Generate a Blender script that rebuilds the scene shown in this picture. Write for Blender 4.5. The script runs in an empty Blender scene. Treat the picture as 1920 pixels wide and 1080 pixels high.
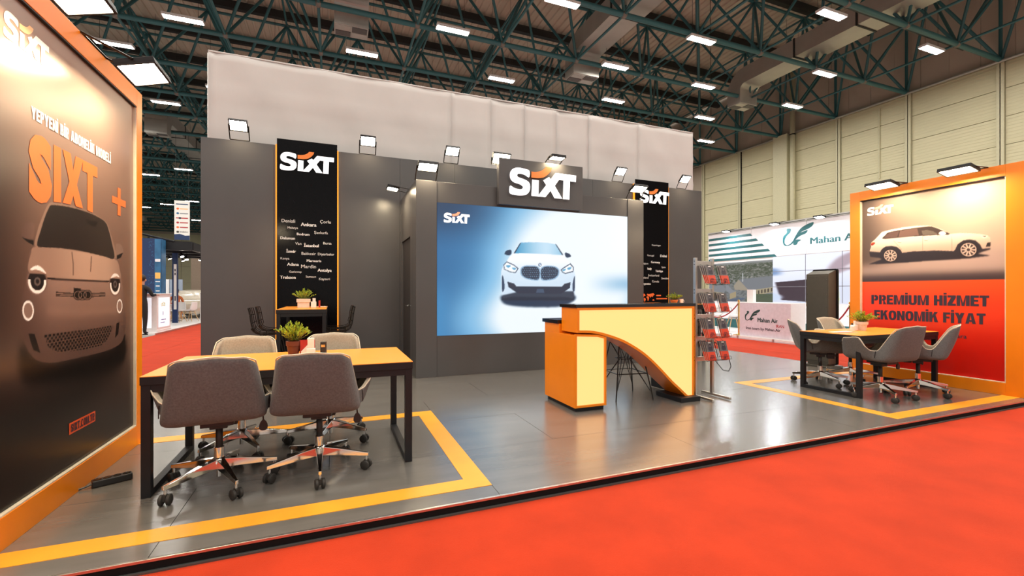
import bpy, bmesh, math, random
import numpy as np
from mathutils import Vector, Matrix
random.seed(7); np.random.seed(7)
PI = math.pi
SC = bpy.context.scene
COL = SC.collection

# ---------------------------------------------------------------- camera, world, exposure
cam_d = bpy.data.cameras.new('camera'); cam = bpy.data.objects.new('camera', cam_d); COL.objects.link(cam)
YAW = math.atan(335 / 836.7)
cam.location = (0, 0, 1.25); cam.rotation_euler = (PI / 2, 0, -YAW)
cam_d.sensor_width = 36; cam_d.lens = 836.7 / 1920 * 36
cam_d.shift_y = 8 / 1920
cam_d.clip_start = 0.05; cam_d.clip_end = 300
SC.camera = cam
W = bpy.data.worlds.new('hall_ambience'); SC.world = W; W.use_nodes = True
W.node_tree.nodes['Background'].inputs[0].default_value = (1.0, 0.93, 0.85, 1)
W.node_tree.nodes['Background'].inputs[1].default_value = 0.80
SC.view_settings.view_transform = 'Standard'; SC.view_settings.look = 'None'
SC.view_settings.gamma = 1; SC.view_settings.use_curve_mapping = False
SC.view_settings.exposure = 0.0
SC.cycles.use_denoising = True
SC.cycles.max_bounces = 7; SC.cycles.diffuse_bounces = 4; SC.cycles.glossy_bounces = 4
SC.cycles.caustics_reflective = False; SC.cycles.caustics_refractive = False
SC.cycles.sample_clamp_indirect = 6
HALL_L = 120.0      # radiance of the hall's tube lights
FLOOD_L = 150.0    # radiance of the stand's floodlights
FLOOD_C = (1.0, 0.80, 0.52)

# ---------------------------------------------------------------- materials
MATS = {}
def lin(c): return tuple(((x / 255) / 12.92 if x / 255 <= .04045 else ((x / 255 + .055) / 1.055) ** 2.4) for x in c)
def mat(name, col, rough=.5, metal=0., emit=None, es=0., var=.06, scale=14., bump=0., bscale=60., spec=.5, coat=0., aniso=None, sheen=0., attr=None, trans=0., stretch=None):
    if name in MATS: return MATS[name]
    m = bpy.data.materials.new(name); m.use_nodes = True; MATS[name] = m
    nt = m.node_tree; N = nt.nodes; L = nt.links; b = N['Principled BSDF']
    b.inputs['Roughness'].default_value = rough; b.inputs['Metallic'].default_value = metal
    b.inputs['Specular IOR Level'].default_value = spec
    b.inputs['Coat Weight'].default_value = coat; b.inputs['Coat Roughness'].default_value = .215 if coat > .8 else .03; b.inputs['Sheen Weight'].default_value = sheen
    b.inputs['Transmission Weight'].default_value = trans
    tc = N.new('ShaderNodeTexCoord'); src = tc.outputs['Object']
    if stretch:
        mp = N.new('ShaderNodeMapping'); mp.inputs['Scale'].default_value = stretch; L.new(src, mp.inputs[0]); src = mp.outputs[0]
    if attr:
        a = N.new('ShaderNodeAttribute'); a.attribute_name = attr
        L.new(a.outputs['Color'], b.inputs['Base Color'])
        if es:
            L.new(a.outputs['Color'], b.inputs['Emission Color']); b.inputs['Emission Strength'].default_value = es
            mx = N.new('ShaderNodeMix'); mx.data_type = 'RGBA'; mx.inputs['Factor'].default_value = .97
            L.new(a.outputs['Color'], mx.inputs[6]); mx.inputs[7].default_value = (.01, .01, .01, 1); L.new(mx.outputs[2], b.inputs['Base Color'])
    else:
        nz = N.new('ShaderNodeTexNoise'); nz.inputs['Scale'].default_value = scale; nz.inputs['Detail'].default_value = 4
        L.new(src, nz.inputs['Vector'])
        rp = N.new('ShaderNodeValToRGB'); c = col
        rp.color_ramp.elements[0].position = .3; rp.color_ramp.elements[1].position = .7
        rp.color_ramp.elements[0].color = tuple(max(0, x * (1 - var)) for x in c) + (1,)
        rp.color_ramp.elements[1].color = tuple(min(1, x * (1 + var)) for x in c) + (1,)
        L.new(nz.outputs['Fac'], rp.inputs['Fac']); L.new(rp.outputs['Color'], b.inputs['Base Color'])
        if emit:
            b.inputs['Emission Color'].default_value = tuple(emit) + (1,); b.inputs['Emission Strength'].default_value = es
    if bump:
        n2 = N.new('ShaderNodeTexNoise'); n2.inputs['Scale'].default_value = bscale; n2.inputs['Detail'].default_value = 3
        L.new(src, n2.inputs['Vector'])
        bp = N.new('ShaderNodeBump'); bp.inputs['Strength'].default_value = bump; bp.inputs['Distance'].default_value = .01
        L.new(n2.outputs['Fac'], bp.inputs['Height']); L.new(bp.outputs['Normal'], b.inputs['Normal'])
    return m
M_concrete = mat('grey_hall_floor', (.24, .235, .225), .6, var=.1, scale=.6)
M_carpet = mat('red_carpet', (.47, .036, .008), .95, var=.10, scale=3., bump=.35, bscale=260, spec=.15, sheen=.04)
M_plat = mat('grey_floor_panel', (.150, .140, .127), .26, var=.12, scale=2.2, spec=.6, coat=.9, stretch=(1, 4, 1), bump=.03, bscale=30)
M_platedge = mat('platform_edge_black', (.010, .009, .009), .85, spec=.1)
M_alu = mat('brushed_aluminium', (.62, .60, .57), .32, 1., var=.05)
M_tape = mat('yellow_orange_tape', (.88, .37, .03), .33, var=.05, scale=5)
M_orange = mat('orange_laminate', (.86, .235, .004), .33, var=.04, scale=3)
M_table = mat('orange_table_top', (.90, .31, .035), .30, var=.05, scale=4)
M_black = mat('black_powder_coat', (.011, .011, .013), .45, var=.1, spec=.3)
M_blackg = mat('black_gloss', (.008, .007, .009), .12)
M_wall = mat('anthracite_panel', (.076, .073, .074), .30, var=.06, scale=1.5, spec=.55)
M_wallseam = mat('dark_seam', (.02, .018, .018), .6)
M_gblack = mat('glossy_black_board', (.003, .003, .004), .14, var=.1, spec=.12)
M_fabricw = mat('white_stretch_fabric', (.58, .552, .535), .9, var=.03, scale=2., bump=.12, bscale=9, spec=.2)
M_grey = mat('grey_wool_fabric', (.120, .121, .122), .92, var=.16, scale=90, bump=.25, bscale=320, spec=.2, sheen=.1)
M_greyl = mat('lit_grey_wool_fabric', (.33, .29, .235), .92, var=.14, scale=90, bump=.25, bscale=320, spec=.2, sheen=.3)  # same wool painted paler, for the light falling inside the chair shell
M_pipe = mat('cream_piping', (.62, .54, .42), .7)
M_chrome = mat('polished_aluminium', (.78, .75, .71), .10, 1., var=.03)
M_plast = mat('black_plastic', (.013, .012, .012), .45)
M_rubber = mat('castor_rubber', (.022, .019, .016), .6)
M_white = mat('white_plastic', (.82, .80, .80), .35, var=.02)
M_wlit = mat('backlit_white_panel', (.8, .82, .85), .4, emit=(.84, .90, 1.0), es=.62, var=.02)
M_steel = mat('teal_painted_steel', (.028, .125, .140), .42, var=.14, scale=2)
M_node = mat('grey_node_steel', (.20, .18, .16), .4, .6)
M_purlin = mat('dark_purlin', (.018, .020, .020), .6)
M_deck = mat('roof_deck_sheet', (.60, .52, .42), .55, var=.07, scale=.8)
M_beige = mat('beige_wall_panel', (.66, .62, .41), .5, var=.05, scale=1.2, stretch=(1, 1, 14), bump=.25, bscale=8)
M_beige2 = mat('beige_column_paint', (.62, .59, .40), .5, var=.05)
M_brownw = mat('upper_cladding', (.50, .43, .35), .55, var=.05, scale=1.)
M_duct = mat('galvanised_duct', (.52, .50, .46), .38, .55, var=.08, scale=1.5)
M_grille = mat('duct_grille', (.10, .095, .09), .5)
M_tube = mat('hall_tube_light', (.9, .9, .9), .4, emit=(1., .95, .86), es=HALL_L)
M_flood = mat('floodlight_lens', (.9, .9, .9), .4, emit=FLOOD_C, es=FLOOD_L)
M_floodw = mat('cool_floodlight_lens', (.9, .9, .9), .4, emit=(.86, .94, 1.), es=230)
M_glow = mat('orange_edge_glow', (.9, .35, .03), .4, emit=(1.0, .27, .008), es=.95)
M_letw = mat('white_lit_letter', (.9, .9, .92), .35, emit=(.95, .97, 1.0), es=1.0, var=.01)
M_leto = mat('orange_lit_letter', (.24, .045, .005), .5, emit=(1.0, .25, .03), es=.66, var=.01)
M_box = mat('backlit_acrylic', (.30, .2, .08), .35, emit=(1.0, .455, .155), es=1.50, var=.03, scale=2)
M_green = mat('leaf_green', (.34, .46, .03), .5, var=.35, scale=30)
M_green2 = mat('leaf_dark_green', (.11, .18, .02), .5, var=.3, scale=30)
M_stem = mat('brown_stem', (.14, .05, .015), .7)
M_terra = mat('dark_terracotta', (.11, .028, .016), .5)
M_potw = mat('white_ceramic', (.74, .64, .56), .35)
M_soil = mat('soil', (.03, .018, .01), .9, bump=.5)
M_redbox = mat('red_card', (.42, .02, .012), .5)
M_paper = mat('white_paper', (.82, .76, .72), .6)
M_teal = mat('teal_print', (.02, .115, .125), .4, var=.05)
M_wprint = mat('white_print', (.80, .80, .84), .4, var=.02)
M_dprint = mat('dark_navy_print', (.022, .016, .035), .45)
M_pw = mat('white_lettering', (.85, .83, .80), .5, var=.01)
M_po = mat('orange_lettering', (.90, .15, .02), .5, var=.02)
M_pp = mat('pale_orange_lettering', (.92, .52, .25), .5, var=.02)
M_redp = mat('red_lettering', (.45, .03, .04), .5)
M_brass = mat('polished_brass', (.85, .58, .22), .18, 1., var=.04)
M_rope = mat('red_velvet_rope', (.35, .012, .02), .85, sheen=.5)
M_kiosk = mat('kiosk_grey_metal', (.062, .056, .046), .4, var=.05)
M_wood = mat('light_wood_leg', (.55, .36, .18), .5, var=.2, scale=20)
M_wire = mat('black_wire', (.016, .013, .010), .3, .5)
M_navy = mat('navy_banner', (.008, .03, .11), .5, var=.05)
M_blue = mat('blue_banner', (.025, .13, .28), .5, var=.25, scale=4)
M_tan = mat('tan_far_wall', (.20, .15, .11), .6)
M_spot = mat('spot_lamp', (.9, .9, .9), .4, emit=(1., .93, .82), es=40)
M_carp = mat('cream_car_paint', (.62, .55, .45), .2, coat=.5)
M_glass = mat('dark_car_glass', (.015, .017, .018), .06)
M_skin = mat('skin', (.52, .29, .20), .55, var=.08)
M_hair = mat('dark_hair', (.016, .011, .009), .55)
M_cloth = mat('black_clothing', (.012, .012, .014), .85)
M_clotho = mat('orange_clothing', (.55, .14, .04), .85)

# ---------------------------------------------------------------- mesh helpers
class MB:
    def __init__(s): s.v = []; s.f = []; s.m = []
    def add(s, vs, fs, mi=0):
        o = len(s.v); s.v += [tuple(p) for p in vs]; s.f += [tuple(i + o for i in f) for f in fs]; s.m += [mi] * len(fs); return s
    def box(s, x0, x1, y0, y1, z0, z1, mi=0, R=None, o=(0, 0, 0)):
        vs = [(x, y, z) for z in (z0, z1) for y in (y0, y1) for x in (x0, x1)]
        if R is not None: vs = [tuple(R @ Vector(p) + Vector(o)) for p in vs]
        return s.add(vs, [(0, 2, 3, 1), (4, 5, 7, 6), (0, 1, 5, 4), (2, 6, 7, 3), (0, 4, 6, 2), (1, 3, 7, 5)], mi)
    def cyl(s, a, b, r0, r1=None, n=12, mi=0, caps=True):
        r1 = r0 if r1 is None else r1; a = Vector(a); b = Vector(b); d = (b - a).normalized()
        u = d.orthogonal().normalized(); w = d.cross(u)
        vs = [a + (u * math.cos(2 * PI * i / n) + w * math.sin(2 * PI * i / n)) * r0 for i in range(n)]
        vs += [b + (u * math.cos(2 * PI * i / n) + w * math.sin(2 * PI * i / n)) * r1 for i in range(n)]
        fs = [(i, (i + 1) % n, n + (i + 1) % n, n + i) for i in range(n)]
        if caps: fs += [tuple(range(n))[::-1], tuple(range(n, 2 * n))]
        return s.add(vs, fs, mi)
    def tube(s, pts, r, n=6, mi=0, closed=False):
        P = [Vector(p) for p in pts]; k = len(P); vs = []; u = None
        for i in range(k):
            if closed: d = P[(i + 1) % k] - P[i - 1]
            else: d = P[min(i + 1, k - 1)] - P[max(i - 1, 0)]
            d.normalize()
            if u is None: u = d.orthogonal().normalized()
            else:
                u = u - d * u.dot(d); u = u.normalized() if u.length > 1e-6 else d.orthogonal().normalized()
            w = d.cross(u)
            vs += [P[i] + (u * math.cos(2 * PI * j / n) + w * math.sin(2 * PI * j / n)) * r for j in range(n)]
        fs = [(i * n + j, i * n + (j + 1) % n, (i + 1) % k * n + (j + 1) % n, (i + 1) % k * n + j) for i in range(k if closed else k - 1) for j in range(n)]
        if not closed: fs += [tuple(range(n))[::-1], tuple(range((k - 1) * n, k * n))]
        return s.add(vs, fs, mi)
    def lathe(s, prof, n=20, mi=0, o=(0, 0, 0)):
        vs = [(o[0] + r * math.cos(2 * PI * i / n), o[1] + r * math.sin(2 * PI * i / n), o[2] + z) for r, z in prof for i in range(n)]
        k = len(prof); fs = [(a * n + i, a * n + (i + 1) % n, (a + 1) * n + (i + 1) % n, (a + 1) * n + i) for a in range(k - 1) for i in range(n)]
        fs += [tuple(range(n))[::-1], tuple(range((k - 1) * n, k * n))]
        return s.add(vs, fs, mi)
    def prism(s, poly, fr, depth, mi=0, side=None):
        """poly: 2D points; fr(a, b, c) maps to 3D; extrudes c from 0 to depth."""
        n = len(poly)
        tr = tess(poly)
        vs = [fr(a, b, 0) for a, b in poly] + [fr(a, b, depth) for a, b in poly]
        fs = [t for t in tr] + [tuple(i + n for i in t[::-1]) for t in tr] + [(i, (i + 1) % n, n + (i + 1) % n, n + i) for i in range(n)]
        s.add(vs, fs, mi)
        if side is not None: s.m[-n:] = [side] * n
        return s
    def flat(s, poly, fr, c=0., mi=0):
        return s.add([fr(a, b, c) for a, b in poly], tess(poly), mi)
    def sphere(s, c, r, n=12, k=8, mi=0, sz=1.):
        prof = [(max(1e-4, r * math.sin(PI * i / k)), -r * sz * math.cos(PI * i / k)) for i in range(k + 1)]
        return s.lathe(prof, n, mi, c)
    def mesh(s, name):
        me = bpy.data.meshes.new(name); me.from_pydata(s.v, [], s.f); return me
    def build(s, name, mats, parent=None, smooth=False, bev=0., kind=None, label=None, fix=True, loc=None):
        me = s.mesh(name)
        for m in (mats if isinstance(mats, (list, tuple)) else [mats]): me.materials.append(m)
        me.polygons.foreach_set('material_index', s.m)
        if fix:
            bm = bmesh.new(); bm.from_mesh(me); bmesh.ops.recalc_face_normals(bm, faces=bm.faces); bm.to_mesh(me); bm.free()
        if smooth: me.polygons.foreach_set('use_smooth', [True] * len(me.polygons))
        me.update()
        return link(name, me, parent, bev, kind, label, loc)
def link(name, me, parent=None, bev=0., kind=None, label=None, loc=None):
    o = bpy.data.objects.new(name, me); COL.objects.link(o)
    if parent is not None: o.parent = parent
    if loc is not None: o.location = loc
    if bev:
        b = o.modifiers.new('bevel', 'BEVEL'); b.width = bev; b.segments = 2; b.limit_method = 'ANGLE'; b.angle_limit = .7
    if kind: o['kind'] = kind
    if label: o['label'] = label
    return o
def smooth_angle(o, ang=.6):
    me = o.data; me.polygons.foreach_set('use_smooth', [True] * len(me.polygons))
    bm = bmesh.new(); bm.from_mesh(me)
    for e in bm.edges:
        if len(e.link_faces) == 2 and e.calc_face_angle(0) > ang: e.smooth = False
    bm.to_mesh(me); bm.free()
    return o
def tess(poly):
    from mathutils.geometry import tessellate_polygon
    return [tuple(t) for t in tessellate_polygon([[Vector((a, b, 0)) for a, b in poly]])]
def tag(o, label, cat, group=None, kind=None):
    o['label'] = label; o['category'] = cat
    if group: o['group'] = group
    if kind: o['kind'] = kind
    return o
def thing(name, label, cat, loc=(0, 0, 0), rz=0., group=None):
    o = bpy.data.objects.new(name, None); COL.objects.link(o); o.location = loc; o.rotation_euler = (0, 0, rz)
    o.empty_display_size = .1
    return tag(o, label, cat, group)
def dup(o, loc=None, rz=None, label=None): return _dup(o, None, loc, rz, label)
def children(o): return list(o.children)
def _dup(o, parent, loc=None, rz=None, label=None):
    c = o.copy(); COL.objects.link(c)
    if parent is not None: c.parent = parent
    if loc is not None: c.location = loc
    if rz is not None: c.rotation_euler = (c.rotation_euler[0], c.rotation_euler[1], rz)
    if label: c['label'] = label
    for ch in children(o): _dup(ch, c)
    return c
def struct(o): o['kind'] = 'structure'; return o
def rrect(w, h, r, n=5, cx=0, cy=0):
    pts = []
    for (sx, sy, a0) in ((1, 1, 0), (-1, 1, 90), (-1, -1, 180), (1, -1, 270)):
        for i in range(n + 1):
            a = math.radians(a0 + 90 * i / n); pts.append((cx + sx * (w / 2 - r) + r * math.cos(a), cy + sy * (h / 2 - r) + r * math.sin(a)))
    return pts
def crom(pts, k=6, closed=True):
    n = len(pts); out = []
    for i in range(n if closed else n - 1):
        p = [np.array(pts[j % n] if closed else pts[min(max(j, 0), n - 1)], float) for j in (i - 1, i, i + 1, i + 2)]
        for t in np.arange(k) / k:
            out.append(tuple(.5 * ((2 * p[1]) + (-p[0] + p[2]) * t + (2 * p[0] - 5 * p[1] + 4 * p[2] - p[3]) * t * t + (-p[0] + 3 * p[1] - 3 * p[2] + p[3]) * t ** 3)))
    if not closed: out.append(tuple(pts[-1]))
    return out
def fr_xz(ox, y, oz, s=1, out=-1):      # drawing plane that faces -Y
    return lambda a, b, c=0: (ox + a * s, y + out * c, oz + b * s)
def fr_left(x, y0, z0, s=1):            # drawing plane of the left board, faces +X; a runs along +Y (left to right as read)
    return lambda a, b, c=0: (x + c, y0 + a * s, z0 + b * s)
def fr_right(x, y0, z0, s=1):           # drawing plane that faces -X; a runs along -Y
    return lambda a, b, c=0: (x - c, y0 - a * s, z0 + b * s)
_txt = {}
def text_shape(s, bold=0.):
    if (s, bold) in _txt: return _txt[(s, bold)]
    cu = bpy.data.curves.new('lettering', 'FONT'); cu.body = s; cu.size = 1; cu.offset = bold; cu.resolution_u = 3; cu.fill_mode = 'FRONT'
    ob = bpy.data.objects.new('lettering', cu); COL.objects.link(ob)
    dg = bpy.context.evaluated_depsgraph_get(); me = bpy.data.meshes.new_from_object(ob.evaluated_get(dg))
    v = [(p.co.x, p.co.y) for p in me.vertices]; f = [tuple(p.vertices) for p in me.polygons]
    bpy.data.objects.remove(ob); bpy.data.meshes.remove(me); bpy.data.curves.remove(cu)
    x0 = min(p[0] for p in v); x1 = max(p[0] for p in v); y0 = min(p[1] for p in v); y1 = max(p[1] for p in v)
    _txt[(s, bold)] = ([((a - x0) / (x1 - x0), (b - y0) / (y1 - y0)) for a, b in v], f, (x1 - x0) / (y1 - y0)); return _txt[(s, bold)]
def text(s, fr, x0, z0, w, h, m, parent, bold=.02, c=.002, name='lettering', depth=0., mb=None):
    v, f, asp = text_shape(s, 0.)      # bolder strokes come from copies set side by side, each a hair above the last
    if w is None: w = h * asp
    if h is None: h = w / asp
    q = mb or MB(); n = 3 if bold > .005 else 1
    for k in range(n): d = (k - 1) * bold * h * .9 * (n > 1); q.add([fr(x0 + d + a * w, z0 + b * h, c + .0003 * k) for a, b in v], f)
    if mb is not None: return q
    return q.build(name, m, parent, fix=False)
# heavy block capitals for the printed headlines; every stroke lies a hair above the one before, so no two faces coincide
def _bow(x0, x1, y0, y1, t, th, a0, a1, e=2.6, n=9):
    cx, cy, rx, ry = (x0 + x1) / 2, (y0 + y1) / 2, (x1 - x0) / 2, (y1 - y0) / 2; o = []; i_ = []
    for k in range(n + 1):
        a = math.radians(a0 + (a1 - a0) * k / n); c, s = math.cos(a), math.sin(a); f = lambda v: math.copysign(abs(v) ** (2 / e), v)
        o.append((cx + rx * f(c), cy + ry * f(s))); i_.append((cx + (rx - t) * f(c), cy + (ry - th) * f(s)))
    return [[o[k], o[k + 1], i_[k + 1], i_[k]] for k in range(n)]
def block_letter(ch, t=.265, h=.205):
    R = lambda a, b, c, d: [(a, c), (b, c), (b, d), (a, d)]
    w = {'I': t, 'İ': t, 'M': .96, 'N': .74, 'T': .66, 'F': .58, 'E': .60, 'L': .56, 'Z': .64, 'O': .76, 'U': .72, 'A': .80, 'X': .78, 'Y': .76, 'K': .76, ' ': .30, '.': t}.get(ch, .70); P = []
    if ch in 'HNMKEFLPRBDIİ' and ch != ' ': P.append(R(0, t, 0, 1))
    if ch == 'İ': P.append(R(.01, t - .01, 1.08, 1.24))
    if ch == '.': P.append(R(0, t, 0, h))
    if ch in 'HMN': P.append(R(w - t, w, 0, 1))
    if ch == 'H': P.append(R(t, w - t, .41, .60))
    if ch == 'N': P.append([(t * .55, 1), (t, 1), (w - t * .55, 0), (w - t, 0)]); P.append([(t * .98, 1), (t, .55), (w - t, 0), (w - t * .98, .45)])
    if ch == 'M': P.append([(t * .9, 1), (t + .04, 1), (w / 2 + .06, 0), (w / 2 - .10, 0)]); P.append([(w - t - .04, 1), (w - t * .9, 1), (w / 2 + .10, 0), (w / 2 - .06, 0)])
    if ch in 'EFLZT': 
        if ch in 'EFZT': P.append(R(t if ch in 'EF' else 0, w, 1 - h, 1))
        if ch in 'ELZ': P.append(R(t if ch in 'EL' else 0, w, 0, h))
        if ch in 'EF': P.append(R(t, w * .92, .42, .42 + h * .9))
        if ch == 'T': P.append(R(w / 2 - t / 2, w / 2 + t / 2, 0, 1 - h))
        if ch == 'Z': P.append([(0, h), (t * 1.35, h), (w, 1 - h), (w - t * 1.35, 1 - h)])
    if ch == 'K': P.append([(t, .36), (t, .62), (w - t * 1.25, 1), (w - .01, 1)]); P.append([(t + .10, .56), (t + .28, .70), (w, 0), (w - t * 1.2, 0)])
    if ch == 'A': P += [[(0, 0), (t, 0), (w / 2 + .03, 1), (w / 2 - t * .62, 1)], [(w - t, 0), (w, 0), (w / 2 + t * .62, 1), (w / 2 - .03, 1)], R(t * .9, w - t * .9, .19, .35)]
    if ch == 'Y': P += [R(w / 2 - t / 2, w / 2 + t / 2, 0, .45), [(0, 1), (t * 1.08, 1), (w / 2 + t / 2, .42), (w / 2 - t / 2, .38)], [(w - t * 1.08, 1), (w, 1), (w / 2 + t / 2, .38), (w / 2 - t / 2, .42)]]
    if ch == 'X': P += [[(0, 1), (t * 1.15, 1), (w, 0), (w - t * 1.15, 0)], [(0, 0), (t * 1.15, 0), (w, 1), (w - t * 1.15, 1)]]
    if ch == 'O': P += _bow(0, w, -.01, 1.01, t, h, 0, 360, n=22)
    if ch == 'C': P += _bow(0, w + .04, -.01, 1.01, t, h, 42, 318, n=18)
    if ch == 'D': P += _bow(-w + 2 * t, w, 0, 1, t, h, -90, 90, 3.2, 12)
    if ch == 'U': P += [R(0, t, .35, 1), R(w - t, w, .35, 1)] + _bow(0, w, -.01, .71, t, h, 180, 360, n=12)
    if ch in 'PR': P += _bow(-w + 2 * t + .1, w - .02, .38, 1, t, h, -90, 90, 3.0, 10)
    if ch == 'R': P.append([(t + .16, .45), (w * .72, .45), (w, 0), (w - t * 1.08, 0)])
    if ch == 'B': P += _bow(-w + 2 * t + .1, w - .04, .44, 1, t, h * .95, -90, 90, 3.0, 9) + _bow(-w + 2 * t + .1, w, 0, .58, t, h * .95, -90, 90, 3.0, 9)
    if ch == 'S':
        v, f, _ = text_shape('S', .05); return w, [[(v[i][0] * w, v[i][1] * 1.02 - .01) for i in g] for g in f]
    return w, P
def blocks(s, fr, x0, z0, w, h, m, parent, c=.002, gap=.055, name='lettering'):
    L_ = [block_letter(ch) for ch in s]; tot = sum(a for a, _ in L_) + gap * (len(s) - 1); k = w / tot; x = x0; q = MB(); n = 0
    for a, P in L_:
        for p in P: q.add([fr(x + u * k, z0 + v * h, c + .00016 * (n % 9)) for u, v in p], [tuple(range(len(p)))]); n += 1
        x += (a + gap) * k
    return q.build(name, m, parent, fix=False)
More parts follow.
